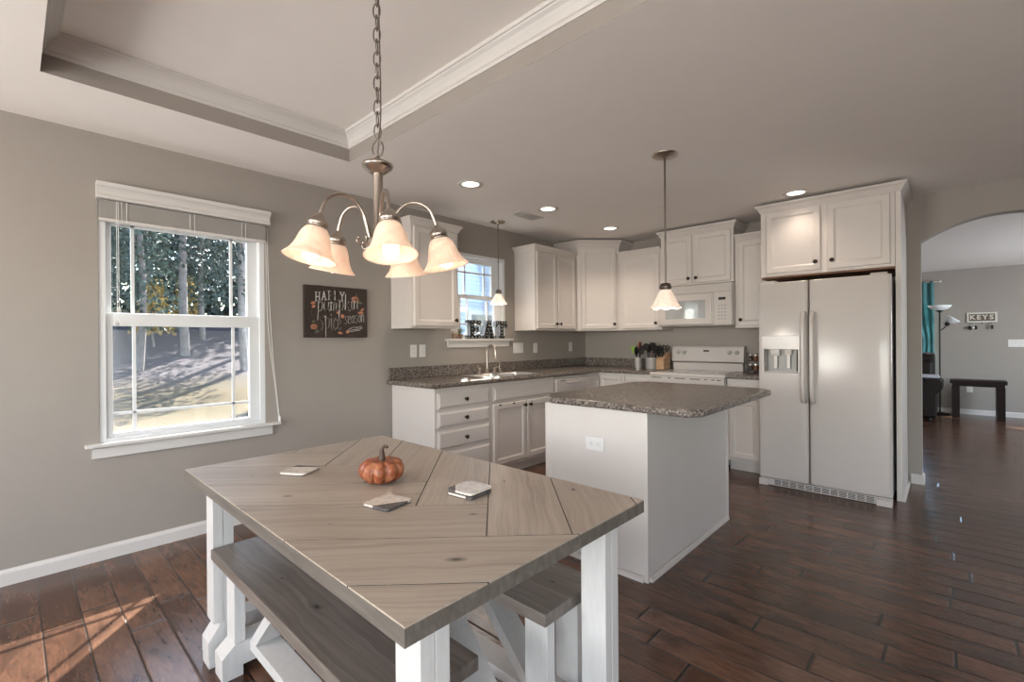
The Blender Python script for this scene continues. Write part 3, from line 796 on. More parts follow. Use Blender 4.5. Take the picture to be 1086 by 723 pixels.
# ------------------------------------------------------------------ refrigerator
t = thing('refrigerator', 'tall white side-by-side refrigerator with water dispenser in the left door', 'refrigerator', (2.376, 4.395, 0))
w = .904
mb = MB(); mb.box(.010, w-.012, .075, .80, .035, 1.715, .006); mb.build('body', M['appl'], t)
def fridge_door(x0, x1, z0, z1, hole=None):
    """softly rounded door; the front bows out slightly"""
    mb = MB()
    n = 14
    def yf(x):
        u = (x-x0)/(x1-x0); e = min(u, 1-u)*(x1-x0)
        rr = .022
        y = 0 if e >= rr else rr-math.sqrt(max(0, rr*rr-(rr-e)**2))
        return y+.012*(2*u-1)**2*.5
    xs = [x0, x0+.002, x0+.006, x0+.012, x0+.022]+[x0+.022+(x1-x0-.044)*k/8 for k in range(1, 8)]+[x1-.022, x1-.012, x1-.006, x1-.002, x1]
    if hole: xs = sorted(set(xs+[hole[0], hole[1]]))
    zs = [z0, z0+.004, z0+.012]+([hole[2], hole[3]] if hole else [])+[z1-.012, z1-.004, z1]
    vs = []; fs = []
    for z in zs:
        e = min(z-z0, z1-z); add = .008 if e < .001 else (.003 if e < .005 else 0)
        for x in xs: vs.append((x, yf(x)+add, z))
    K = len(xs)
    for j in range(len(zs)-1):
        for i in range(K-1):
            if hole and hole[0]-1e-6 <= xs[i] and xs[i+1] <= hole[1]+1e-6 and hole[2]-1e-6 <= zs[j] and zs[j+1] <= hole[3]+1e-6: continue
            fs.append((j*K+i, j*K+i+1, (j+1)*K+i+1, (j+1)*K+i))
    mb.add(vs, fs, True)
    b = .066
    bk = [(x0, b, z0), (x1, b, z0), (x1, b, z1), (x0, b, z1)]
    mb.add(bk, [(0, 3, 2, 1)])
    mb.add([vs[i] for i in range(K)]+[(x, b, z0) for x in xs], [(i, i+1, K+i+1, K+i) for i in range(K-1)])
    mb.add([vs[(len(zs)-1)*K+i] for i in range(K)]+[(x, b, z1) for x in xs], [(i, i+1, K+i+1, K+i) for i in range(K-1)])
    for q in (0, K-1):
        col = [vs[j*K+q] for j in range(len(zs))]; x = xs[q]
        mb.add(col+[(x, b, z) for z in zs], [(i, i+1, len(zs)+i+1, len(zs)+i) for i in range(len(zs)-1)])
    if hole:
        a, c, e, f = hole
        A = [(a, yf(a), e), (c, yf(c), e), (c, yf(c), f), (a, yf(a), f)]; B = [(a+.01, .060, e+.005), (c-.01, .060, e+.005), (c-.01, .060, f), (a+.01, .060, f)]
        mb.add(A+B, [(0, 1, 5, 4), (1, 2, 6, 5), (2, 3, 7, 6), (3, 0, 4, 7), (4, 5, 6, 7)])
    return mb
HL = (.052, .304, .965, 1.160)
dl = fridge_door(.004, .372, .068, 1.722, HL).build('freezer_door', M['appl'], t)
dr = fridge_door(.382, w-.004, .068, 1.722).build('door', M['appl'], t)
mb = MB()      # dispenser bezel frame
a, c, e, f = .036, .318, .947, 1.273
for q in ((a, c, e, HL[2]), (a, c, HL[3], f), (a, HL[0], HL[2], HL[3]), (HL[1], c, HL[2], HL[3])): mb.box(q[0], q[1], -.006, .010, q[2], q[3], .0025)
bz = mb.build('dispenser', M['appl'], dl)
mb = MB(); a, c, e, f = HL[0]+.012, HL[1]-.012, HL[2]+.012, HL[3]-.003
mb.box(a, c, .056, .0595, e, f); mb.box(a, a+.003, .006, .056, e, f); mb.box(c-.003, c, .006, .056, e, f)
mb.build('dispenser_recess', plain('recess_plastic', (.30, .285, .27), .35), dl)
mb = MB(); mb.prism([(.003, 1.158), (.022, 1.150), (.030, 1.118), (.012, 1.105), (.004, 1.125)], .100, .165, 'x'); mb.prism([(.003, 1.158), (.022, 1.150), (.030, 1.125), (.010, 1.115)], .205, .255, 'x')
mb.box(.120, .146, .020, .030, 1.00, 1.115, .003); mb.box(.218, .242, .020, .030, 1.00, 1.12, .003)
mb.box(.056, .300, .004, .058, .968, .976, .002); mb.build('dispenser_nozzles', M['appl'], dl)
mb = MB(); mb.box(.130, .200, -.0072, -.0058, 1.246, 1.252); mb.box(.120, .215, -.0068, -.0058, 1.205, 1.209)
for k in range(5): mb.box(.105+.027*k, .120+.027*k, -.0072, -.0058, 1.185, 1.195)
mb.build('dispenser_buttons', M['applgrey'], dl)
for dd, x in ((dl, .347), (dr, .409)):
    mb = MB()
    pts = catmull([(x, .006, .735), (x, -.030, .745), (x, -.052, .80), (x, -.058, .95), (x, -.058, 1.25), (x, -.052, 1.40), (x, -.030, 1.445), (x, .006, 1.455)], 6)
    mb.tube(pts, .0165, 12, Matrix.Identity(4)); mb.build('handle', M['appl'], dd)
mb = MB(); mb.box(.006, w-.006, .022, .074, .004, .060, .006)
gp = mb.build('kick_plate', M['appl'], t)
mb = MB()
n = 12
for i in range(n):
    x = .12+i*(.68/n)
    for r in range(4): mb.box(x, x+.048, .0200, .0222, .014+.011*r, .020+.011*r)
mb.build('grille_slots', M['slot'], gp)
mb = MB(); mb.box(w-.100, w-.004, -.004, .070, .0, .052, .008); mb.build('foot_cover', M['appl'], t)
mb = MB(); mb.box(.004, .075, -.004, .070, .0, .052, .008); mb.build('foot_cover', M['appl'], t)
for x in (.03, w-.13):
    mb = MB(); mb.prism([(.02, 1.7225), (.02, 1.728), (.05, 1.742), (.14, 1.742), (.16, 1.7225)], x, x+.10, 'x'); mb.build('hinge_cover', M['appl'], t)
mb = MB(); mb.box(.60*w+.075, .60*w+.165, .3, .4, .0, .034); mb.build('roller', M['black'], t)

# ------------------------------------------------------------------ island
t = thing('kitchen_island', 'white kitchen island with an outlet, in front of the range', 'island', (1.785, 2.222, 0))
mb = MB(); mb.box(.025, .660, .006, 1.194, 0.0, .874); mb.build('carcass', M['cab'], t)
mb = MB(); mb.box(.055, .646, -.002, .005, .03, .872); mb.build('end_panel', M['cab'], t)
mb = MB(); mb.box(.6605, .665, .020, 1.170, .03, .872); mb.build('side_panel', M['cab'], t)
for a, b, c, d in ((0.0, .056, -.004, .018), (.646, .669, -.004, .020), (.6605, .669, 1.172, 1.196)):
    mb = MB(); mb.box(a, b, c, d, 0.0, .872, .002); mb.build('corner_post', M['cab'], t)
mb = MB(); mb.prism([(-.002, 0), (-.016, 0), (-.014, .018), (-.002, .026)], .056, .646, 'x'); mb.build('shoe_molding', M['cab'], t)
mb = MB(); mb.prism([(.665, 0), (.681, 0), (.679, .018), (.665, .026)], .020, 1.172, 'y'); mb.build('shoe_molding', M['cab'], t)
for a, b in ((.03, .60), (.61, 1.18)):
    d = panel_door(t, a, b, .130, .680, ((a+.04) if a > .1 else (b-.04), .64)); d.rotation_euler = (0, 0, -PI/2); d.location = (.024, 1.21, 0)
    d = slab_front(t, a, b, .704, .832, ((a+b)/2, .768)); d.rotation_euler = (0, 0, -PI/2); d.location = (.024, 1.21, 0)
t = thing('island_countertop', 'speckled brown-grey island countertop with clipped corners', 'countertop', (1.72, 2.19, .8745))
X0, X1, Y0, Y1, c = 0.0, 1.005, 0.0, 1.31, .085
poly = [(X0+c, Y0), (X1-c, Y0), (X1, Y0+c), (X1, Y1-c), (X1-c, Y1), (X0+c, Y1), (X0, Y1-c), (X0, Y0+c)]
poly = [(X0+.12, Y0), (X1-.06, Y0), (X1, Y0+.06), (X1, Y1-c), (X1-c, Y1), (X0+c, Y1), (X0, Y1-c), (X0, Y0+.15)]
mb = MB(); pr = [(-.03, 0), (-.006, .0005), (0, .008), (0, .028), (-.003, .034), (-.009, .038), (-.03, .038)]
mb.prism([(x, y) for x, y in poly], .0007, .0377, 'z')
mb2 = MB(); k = []
cx, cy = .5, .655
def inset(poly, d):
    n = len(poly); out = []
    for i in range(n):
        a = Vector(poly[i])-Vector(poly[i-1]); b = Vector(poly[(i+1) % n])-Vector(poly[i]); a.normalize(); b.normalize()
        na = Vector((-a.y, a.x)); nb = Vector((-b.y, b.x)); m = na+nb; m.normalize(); m /= m.dot(na); out.append(Vector(poly[i])+m*d)
    return out
rings = [(.012, 0), (.004, .002), (0, .009), (0, .028), (.004, .035), (.012, .038)]
vs = []; fs = []; n = len(poly)
for d, z in rings:
    for p in inset(poly, d): vs.append((p.x, p.y, z))
for q in range(len(rings)-1):
    for i in range(n): fs.append((q*n+i, q*n+(i+1) % n, (q+1)*n+(i+1) % n, (q+1)*n+i))
fs.append(list(range(n))[::-1]); fs.append([(len(rings)-1)*n+i for i in range(n)])
mb2.add(vs, fs); mb2.build('counter_slab', M['granite'], t)

def wall_plate(name, label, loc, rz, w, h, kind, gangs=1, cat=None, group='wall plates'):
    """plate on a wall; local -y is out of the wall"""
    t = thing(name, label, cat or ('outlet' if kind == 'outlet' else 'light switch'), loc, rz, group)
    mb = MB(); mb.box(-w/2, w/2, -.006, -.0004, -h/2, h/2, .002); mb.build('cover_plate', M['plate'], t)
    for g in range(gangs):
        x = (g-(gangs-1)/2)*.046
        if kind == 'switch':
            mb = MB(); mb.prism([(-.006, -.008), (-.014, .004), (-.013, .008), (-.006, .008)], x-.0045, x+.0045, 'x'); mb.build('toggle', M['plate'], t)
        elif kind == 'hout':
            pass
        else:
            for s in (-1, 1):
                mb = MB(); mb.box(x-.016, x+.016, -.0075, -.006, s*.020-.013, s*.020+.013, .002); r = mb.build('receptacle', M['plate'], t)
                mb = MB(); mb.box(x-.007, x-.0055, -.0080, -.0075, s*.020-.002, s*.020+.006); mb.box(x+.0055, x+.007, -.0080, -.0075, s*.020-.002, s*.020+.006)
                mb.box(x-.002, x+.002, -.0080, -.0075, s*.020-.009, s*.020-.006); mb.build('slots', M['slot'], r)
    return t
wall_plate('wall_outlet', 'pale outlet plate left of the pair under the single-door wall cabinet', (0, 2.513, 1.160), ROT, .070, .115, 'outlet')
wall_plate('light_switch', 'pale switch plate beside an outlet under the single-door wall cabinet', (0, 2.612, 1.160), ROT, .070, .115, 'switch')
wall_plate('light_switch', 'wide three-gang switch plate on the wall right of the sink window sill', (0, 3.938, 1.165), ROT, .166, .115, 'switch', 3)
wall_plate('wall_outlet', 'narrow outlet plate below the two-door cabinet right of the sink window', (0, 4.237, 1.160), ROT, .070, .115, 'outlet')
wall_plate('wall_outlet', 'outlet plate on the left wall nearest the kitchen corner', (0, 4.94, 1.163), ROT, .070, .115, 'outlet')
# island outlet lies sideways
t = thing('wall_outlet', 'outlet plate mounted sideways on the island end panel', 'outlet', (2.139, 2.2198, .672), 0, 'wall plates')
mb = MB(); mb.box(-.060, .060, -.006, -.0004, -.037, .037, .002); mb.build('cover_plate', M['plate'], t)
for s in (-1, 1):
    mb = MB(); mb.box(s*.022-.014, s*.022+.014, -.0075, -.006, -.016, .016, .002); r = mb.build('receptacle', M['plate'], t)
    mb = MB(); mb.box(s*.022-.002, s*.022+.007, -.0080, -.0075, .0055, .0075); mb.box(s*.022-.002, s*.022+.007, -.0080, -.0075, -.0075, -.0055)
    mb.box(s*.022-.009, s*.022-.006, -.0080, -.0075, -.002, .002); mb.build('slots', M['slot'], r)

# ------------------------------------------------------------------ dining table
def clip(poly, nx, ny, d):
    """keep nx*x+ny*y <= d"""
    out = []
    for i in range(len(poly)):
        a, b = poly[i], poly[(i+1) % len(poly)]
        fa = nx*a[0]+ny*a[1]-d; fb = nx*b[0]+ny*b[1]-d
        if fa <= 0: out.append(a)
        if (fa < 0 < fb) or (fb < 0 < fa):
            k = fa/(fa-fb); out.append((a[0]+(b[0]-a[0])*k, a[1]+(b[1]-a[1])*k))
    return out
TBX0, TBX1, TBY0, TBY1, TT = 1.415, 2.900, .457, 1.320, .760
t = thing('dining_table', 'farmhouse dining table with a herringbone plank top and white trestle legs', 'table', (0, 0, 0))
t.location = ((TBX0+TBX1)/2, (TBY0+TBY1)/2, 0); ox, oy = t.location.x, t.location.y
U = [-.05, .28, .605, .93, 1.26, 1.60, 1.922, 2.24, 2.56]
V = [1.69, 2.00, 2.31, 2.62, 2.93, 3.24, 3.545, 3.852, 4.17, 4.5]
boards = []
rect = [(TBX0, TBY0), (TBX1, TBY0), (TBX1, TBY1), (TBX0, TBY1)]
for i in range(len(U)-1):         # boards running (+x,+y): between u_i and u_i+1, ending at v
    ve = V[min(len(V)-1, i+1)] if i < 6 else 9
    ve = {0: 2.00, 1: 2.31, 2: 2.62, 3: 2.93, 4: 3.24, 5: 3.545, 6: 9, 7: 9}[i]
    p = clip(rect, 1, -1, U[i+1]); p = clip(p, -1, 1, -U[i]) if p else p; p = clip(p, 1, 1, ve) if p else p
    if len(p) >= 3: boards.append((0, p))
for j in range(len(V)-1):         # boards running (-x,+y): between v_j and v_j+1, starting at u
    us = {2.00: .605-.325, 2.31: .605, 2.62: .93, 2.93: 1.26, 3.24: 1.60, 3.545: 1.922, 3.852: 1.922, 4.17: 1.922}.get(V[j])
    if us is None: continue
    p = clip(rect, 1, 1, V[j+1]); p = clip(p, -1, -1, -V[j]) if p else p; p = clip(p, 1, -1, us) if p else p
    if len(p) >= 3: boards.append((1, p))
mb = MB()
for k, (kind, p) in enumerate(boards):
    q = []
    for a in p:
        if not q or math.hypot(a[0]-q[-1][0], a[1]-q[-1][1]) > 1e-4: q.append(a)
    if math.hypot(q[0][0]-q[-1][0], q[0][1]-q[-1][1]) < 1e-4: q.pop()
    ar = sum(q[i][0]*q[(i+1) % len(q)][1]-q[(i+1) % len(q)][0]*q[i][1] for i in range(len(q)))/2
    if abs(ar) < 2e-4: continue
    if ar < 0: q = q[::-1]
    q = [(a-ox, b-oy) for a, b in q]
    mb.tn = random.random()
    i1 = inset(q, .0015); i2 = inset(q, .0020); n = len(q)
    vs = [(v.x, v.y, TT-.004) for v in i1]+[(v.x, v.y, TT-.0004) for v in i1]+[(v.x, v.y, TT) for v in i2]
    fs = [(r*n+i, r*n+(i+1) % n, (r+1)*n+(i+1) % n, (r+1)*n+i) for r in range(2) for i in range(n)]+[[2*n+i for i in range(n)]]
    onb = lambda a, b: any(abs(a[k_]-s_*h_) < .004 and abs(b[k_]-s_*h_) < .004 for k_, h_ in ((0, (TBX1-TBX0)/2), (1, (TBY1-TBY0)/2)) for s_ in (-1, 1))
    for fi, f_ in enumerate(fs):
        mb.mat = 3 if (fi < n and not onb(i1[fi], i1[(fi+1) % n])) else kind
        mb.add([vs[q_] for q_ in f_], [list(range(len(f_)))])
mb.mat = 2; mb.tn = .3
hx, hy = (TBX1-TBX0)/2, (TBY1-TBY0)/2
mb.box(-hx+.0008, hx-.0008, -hy+.0008, hy-.0008, TT-.038, TT-.0042, .0)
mb.mat = 3; mb.box(-hx+.003, hx-.003, -hy+.003, hy-.003, TT-.0042, TT-.0036)
mb.build('tabletop', [M['top_a'], M['top_b'], M['top_edge'], M['seam']], t, tone=True)

def trestle(t, name_prefix, cx, w, ys, ytop, foot_y0, foot_y1, pd, zt, beam=(.04, .105, .165), pad=.07):
    """one end: foot beam along y with chamfered ends, pads under it, posts"""
    b0, b1, b2 = beam
    mb = MB()
    mb.prism([(foot_y0, b0), (foot_y1, b0), (foot_y1, b1), (foot_y1-.045, b2), (foot_y0+.045, b2), (foot_y0, b1)], cx-w/2, cx+w/2, 'x'); mb.build('foot', M['paintwhite'], t)
    for a in (foot_y0+.001, foot_y1-pad-.001):
        mb = MB(); mb.box(cx-w/2+.0008, cx+w/2-.0008, a, a+pad, 0, b0-.0004, .002); mb.build('foot_pad', M['paintwhite'], t)
    for y in ys:
        mb = MB(); n_ = 2 if pd > .05 else 1
        for k in range(n_): mb.box(cx-w/2, cx+w/2, y+pd*k/n_, y+pd*(k+1)/n_-(.0 if k == n_-1 else .0006), b2+.0003, zt, .0022)
        mb.build('leg', M['paintwhite'], t)
    return
lx0, lx1 = 1.470-ox, 2.808-ox
for cx in (lx0, lx1):
    trestle(t, '', cx, .085, (.525-oy, 1.175-oy), 0, .508-oy, 1.268-oy, .072, TT-.0385, (.04, .100, .165))
mb = MB(); mb.box(lx0+.043, lx1-.043, -.045+.0, .045, .125, .163, .002); mb.build('stretcher', M['paintwhite'], t)
def brace(t, xa, za, xb, zb, y0, y1, th=.038):
    d = Vector((xb-xa, zb-za)); d.normalize(); n = Vector((-d.y, d.x))*th/2
    # ends cut level with floor and top
    def at(p, nn, z): k = (z-(p.y+nn.y))/d.y; return (p.x+nn.x+d.x*k, z)
    A = Vector((xa, za)); B = Vector((xb, zb))
    poly = [at(A, n, za), at(B, n, zb), at(B, -n, zb), at(A, -n, za)]
    mb = MB(); mb.prism(poly, y0, y1, 'y'); return mb.build('brace', M['paintwhite'], t)
brace(t, lx1-.070, .1635, lx1-.070-.556, TT-.039, -.045, .045); brace(t, lx0+.070, .1635, lx0+.070+.556, TT-.039, -.045, .045)

# ------------------------------------------------------------------ benches
def bench(label, loc, mirror=1):
    t = thing('dining_bench', label, 'bench', loc, 0, 'wooden benches tucked under the table')
    L, Wd, H = 1.200, .282, .460
    hl, hw_ = L/2, Wd/2
    mb = MB(); mb.tn = random.random(); mb.box(-hl, hl, -hw_, hw_, H-.038, H, .004); mb.build('seat', M['bench'], t)
    for s in (-1, 1):
        cx = s*(hl-.075)
        trestle(t, '', cx, .089, (-hw_+.045, hw_-.083), 0, -hw_+.004, hw_-.004, .038, H-.0385, (.04, .085, .125), .07)
    mb = MB(); mb.box(-hl+.121, hl-.121, -.045, .045, .084, .122, .003); mb.build('stretcher', M['paintwhite'], t)
    for s in (-1, 1): brace(t, s*(hl-.155), .1225, s*(hl-.155-.298), H-.0385, -.044, .044)
    return t
bench('long grey-brown bench with white legs tucked under the near left side of the table', (2.117, .657, 0))
bench('grey-brown bench with white legs under the island side of the table', (2.133, 1.184, 0))

# ------------------------------------------------------------------ on the table
t = thing('pumpkin', 'small orange carved pumpkin with a dark curled stem on the table', 'pumpkin', (2.137, .880, TT))
mb = MB(); seg = 72; rg = 16; vs = []; fs = []
for i in range(rg+1):
    a = PI*i/rg
    for j in range(seg):
        p = 2*PI*j/seg; lob = abs(math.cos(p*4.5)); k = .76+.24*lob**.55
        r = .078*math.sin(a)**.72*(k if 0 < i < rg else 1)
        z = .047-.047*math.cos(a)*(1 if math.cos(a) > 0 else .94)-(.014*max(0, -math.cos(a))**6)
        vs.append((r*math.cos(p), r*math.sin(p), max(0, z)))
for i in range(rg):
    for j in range(seg): fs.append((i*seg+j, i*seg+(j+1) % seg, (i+1)*seg+(j+1) % seg, (i+1)*seg+j))
mb.add(vs, fs, True)
tp = NT('carved_orange_pumpkin'); c = tp.coord()
n = tp.voro(c, 70, out=1); r = tp.sep(n)[0]
col = tp.ramp(r, [(.1, (.20, .048, .018)), (.5, (.29, .078, .030)), (.8, (.33, .13, .06))])
tp.bsdf(col, .38, 0, tp.bump(tp.voro(c, 70), .5, .003))
mb.build('body', tp.m, t)
mb = MB(); mb.tube(catmull([(0, 0, .068), (.002, 0, .085), (-.002, .002, .100), (.008, .006, .112), (.016, .008, .106)]), [.013]*5+[.008]*12+[.006]*16, 8) if False else None
pts = catmull([(0, 0, .074), (.002, 0, .096), (-.002, .002, .112), (.010, .006, .126), (.020, .010, .122)])
mb.tube(pts, [.013-.008*min(1, i/(len(pts)*.6)) for i in range(len(pts))], 8); mb.build('stem', plain('dark_dry_stem', (.06, .035, .022), .6, bump=.3), t)

def coaster_mat(name, ang, off):
    tt = NT(name); c = tt.coord(); x, y, z = tt.sep(tt.map(c, (1, 1, 1), (0, 0, ang)))
    nn = tt.noise(c, 60, 4)
    v = tt.math('ADD', y, tt.math('MULTIPLY', tt.math('SUBTRACT', nn, .5), .004))
    m = tt.math('GREATER_THAN', v, off)
    w_ = tt.ramp(tt.noise(c, 30, 5, .6, 2), [(.35, (.52, .46, .40)), (.55, (.68, .62, .55))])
    col = tt.mix(m, w_, tt.ramp(nn, [(.3, (.045, .042, .040)), (.7, (.13, .12, .115))])); tt.bsdf(col, .22); return tt.m
def coaster(label, loc, rz, ang, off, n=1):
    t = thing('coaster', label, 'coaster', loc, rz, 'marble coasters on the table')
    s = .052
    path = []
    r = .012
    for cx, cy, a0 in ((s-r, s-r, 0), (-s+r, s-r, 90), (-s+r, -s+r, 180), (s-r, -s+r, 270)):
        for k in range(5):
            a = math.radians(a0+k*22.5); path.append((cx+r*math.cos(a), cy+r*math.sin(a)))
    mb = MB(); mb.prism(path, 0.0, .003, 'z'); mb.build('cork_base', plain('dark_cork', (.05, .04, .035), .8), t)
    mb = MB(); mb.prism(path, .0031, .0095, 'z'); mb.build('stone_tile', coaster_mat('marble_tile', ang, off), t)
    return t
coaster('white and dark stone coaster nearest the window, left of the pumpkin', (1.790, .742, TT), .55, math.radians(-11.5), .034)
coaster('white stone coaster with a dark lower half in front of the pumpkin', (2.345, .772, TT), .20, math.radians(125), .024)
coaster('pale stone coaster on top of the pair near the middle plank seam', (2.455, 1.005, TT+.0105), .10, math.radians(-133), .046)
coaster('stone coaster underneath another at the middle plank seam', (2.456, 1.003, TT), .11, math.radians(90), .030)

# ------------------------------------------------------------------ chandelier
CX, CY = 2.20, .835
t = thing('chandelier', 'brushed nickel five-light chandelier hanging on a chain over the table', 'chandelier', (CX, CY, 0))
mb = MB(); mb.lathe([(.0001, 2.608), (.020, 2.610), (.052, 2.620), (.064, 2.632), (.064, 2.6395)], (0, 0, 0), 24); mb.build('canopy', M['nickel'], t)
mb = MB(); z = 2.610; i = 0; LK = .046
while z-LK > 1.905:
    pts = []
    for k in range(14):
        a = 2*PI*k/14; x = .0115*math.cos(a); zz = (LK/2+.006-.003)*math.sin(a)
        pts.append((x, 0, zz))
    X = Matrix.Translation((0, 0, z-LK/2)) @ Matrix.Rotation(math.radians(43+90*(i % 2)), 4, 'Z')
    mb.tube(pts, .0022, 6, X, closed=True); z -= LK-.006; i += 1
mb.build('chain', M['dknick'], t)
mb = MB(); mb.tube(catmull([(.004, .004, 2.61), (.007, .003, 2.4), (.006, .007, 2.2), (.010, .006, 2.0), (.004, .002, 1.93), (.0, .0, 1.862)], 5), .0022, 6); mb.build('cord', M['dknick'], t)
mb = MB(); mb.tube([(.020*math.cos(2*PI*k/20), 0, .027*math.sin(2*PI*k/20)) for k in range(20)], .003, 7, Matrix.Translation((0, 0, 1.890)) @ Matrix.Rotation(math.radians(30), 4, 'Z'), closed=True); mb.build('hanging_loop', M['dknick'], t)
mb = MB(); mb.lathe([(.0001, 1.866), (.006, 1.863), (.012, 1.856), (.034, 1.846), (.049, 1.838), (.051, 1.833), (.050, 1.829), (.044, 1.822), (.032, 1.812), (.024, 1.806), (.0001, 1.805)], (0, 0, 0), 28); mb.build('top_cap', M['nickel'], t)
mb = MB(); mb.lathe([(.016, 1.806), (.0155, 1.62), (.021, 1.612), (.024, 1.600), (.036, 1.590), (.040, 1.574), (.030, 1.556), (.018, 1.546), (.012, 1.530), (.016, 1.520), (.010, 1.508), (.0001, 1.504)], (0, 0, 0), 24); mb.build('column', M['nickel'], t)
fwv = Vector((-.683, .731, 0)); rtv = Vector((.731, .683, 0))
def bell_profile(r0, r1, h, n=14):
    pr = []
    for k in range(n+1):
        u = k/n
        r = r0+(r1-r0)*(.42*u**.75+.58*u**3.2) if True else 0
        pr.append((r, -h*u))
    return pr
for k, th in enumerate((25, 97, 169, 241, 313)):
    a = math.radians(th); d = (-fwv*math.cos(a)+rtv*math.sin(a)); ang = math.atan2(d.y, d.x)
    Rz = Matrix.Rotation(ang, 4, 'Z')
    pts = catmull([(.030, 0, 1.585), (.040, 0, 1.625), (.054, 0, 1.668), (.088, 0, 1.706), (.130, 0, 1.713), (.167, 0, 1.692), (.187, 0, 1.652), (.193, 0, 1.625)], 6)
    mb = MB(); mb.tube(pts, .0062, 10, Rz)
    arm = mb.build('arm', M['nickel'], t)
    # small scroll below the arm
    mb = MB(); sc = [(.034+.034*math.cos(q)*(1-q/9)+.030, 0, 1.580+.034*math.sin(q)*(1-q/9)) for q in [2.6+.35*i for i in range(14)]]
    mb.tube(sc, .0028, 7, Rz)
    mb.sphere((sc[-1][0], 0, sc[-1][2]), .0055, 8, 6, xf=Rz); mb.build('scroll', M['nickel'], arm)
    T = Rz @ Matrix.Translation((.193, 0, 1.630)) @ Matrix.Rotation(-math.radians(13), 4, 'Y')
    mb = MB(); mb.lathe([(.0001, .012), (.008, .010), (.014, .002), (.026, -.010), (.031, -.020), (.031, -.030), (.029, -.0305), (.029, -.036), (.031, -.0365), (.031, -.041), (.022, -.042), (.0001, -.042)], (0, 0, 0), 22, T); mb.build('socket_cup', M['nickel'], arm)
    mb = MB(); pr = [(.0285, -.036), (.035, -.043), (.041, -.054), (.046, -.068), (.050, -.084), (.055, -.100), (.063, -.116), (.074, -.129), (.0785, -.134), (.0770, -.135), (.0725, -.131), (.060, -.117), (.052, -.100), (.0465, -.084), (.0425, -.068), (.0375, -.054), (.032, -.045)]
    mb.lathe(pr, (0, 0, 0), 36, T); mb.build('glass_shade', M['shade'], arm)
    mb = MB(); mb.lathe([(.012, -.043), (.012, -.070), (.016, -.078), (.016, -.092), (.011, -.096), (.0001, -.096)], (0, 0, 0), 12, T)
    hp = []
    for i in range(52):
        q = i/51; hp.append((.018*math.cos(q*2*PI*3.2), .018*math.sin(q*2*PI*3.2), -.094-.036*q))
    mb2 = MB(); mb2.tube(hp, .0060, 7, T); mb2.sphere((0, 0, -.131), .009, 10, 6, xf=T); mb2.build('light_bulb', M['bulb'], arm)
    lp = T @ Vector((0, 0, -.150))
    add_light('chandelier_light', 'POINT', lp, .35, (1.0, .80, .62), .030, parent=t)

# ------------------------------------------------------------------ pendants
def pendant(label, x, y, zbot, rr, hh, canr, e, rod=.006):
    t = thing('pendant_lamp', label, 'pendant lamp', (x, y, 0), 0, 'pendant lamps')
    mb = MB(); mb.lathe([(.0001, CEIL-.030), (.010, CEIL-.030), (.014, CEIL-.020), (canr*.75, CEIL-.014), (canr, CEIL-.006), (canr, CEIL-.0006)], (0, 0, 0), 28); mb.build('canopy', M['nickel'], t)
    zt = zbot+hh
    mb = MB(); mb.tube([(0, 0, CEIL-.028), (0, 0, zt+.03)], rod, 10); mb.build('rod', M['dknick'], t)
    k = rr/.1
    mb = MB(); mb.lathe([(.0001, zt+.044), (.020*k, zt+.043), (.033*k, zt+.036), (.034*k, zt+.022), (.040*k, zt+.020), (.040*k, zt+.010), (.034*k, zt+.008), (.034*k, zt-.002), (.029*k, zt-.003)], (0, 0, 0), 22); mb.build('socket_cup', M['dknick'], t)
    mb = MB(); seg = 48; pr = [(.32, 0), (.40, .08), (.53, .28), (.66, .50), (.79, .72), (.91, .89), (1.0, .97), (1.0, 1.0), (.96, 1.0), (.88, .91), (.76, .74), (.63, .52), (.50, .30), (.37, .10)]
    vs = []; fs = []
    for i in range(seg):
        a = 2*PI*i/seg; fl = math.cos(a*8)
        for r, u in pr:
            vs.append((rr*r*math.cos(a)*(1+.02*fl*u*u), rr*r*math.sin(a)*(1+.02*fl*u*u), zt-hh*u+.005*fl*u**3*k))
    K = len(pr)
    for i in range(seg):
        for q in range(K-1): fs.append((i*K+q, ((i+1) % seg)*K+q, ((i+1) % seg)*K+q+1, i*K+q+1))
    mb.add(vs, fs, True); mb.build('glass_shade', M['pshade'], t)
    mb = MB(); mb.sphere((0, 0, zbot+.030*k), .026*k, 14, 10, (1, 1, 1.2)); mb.tube([(0, 0, zbot+.05*k), (0, 0, zt-.01)], .012*k, 10); mb.build('light_bulb', M['bulb'], t)
    add_light('pendant_light', 'POINT', (0, 0, zbot-.02), e, (1.0, .84, .68), .03, parent=t)
    return t
pendant('nickel rod pendant lamp with scalloped glass shade above the island', 2.224, 2.938, 1.452, .100, .125, .082, 5.5)
pendant('small nickel pendant lamp with scalloped glass shade in front of the sink window', .226, 3.397, 1.622, .088, .105, .075, 2.6, .005)

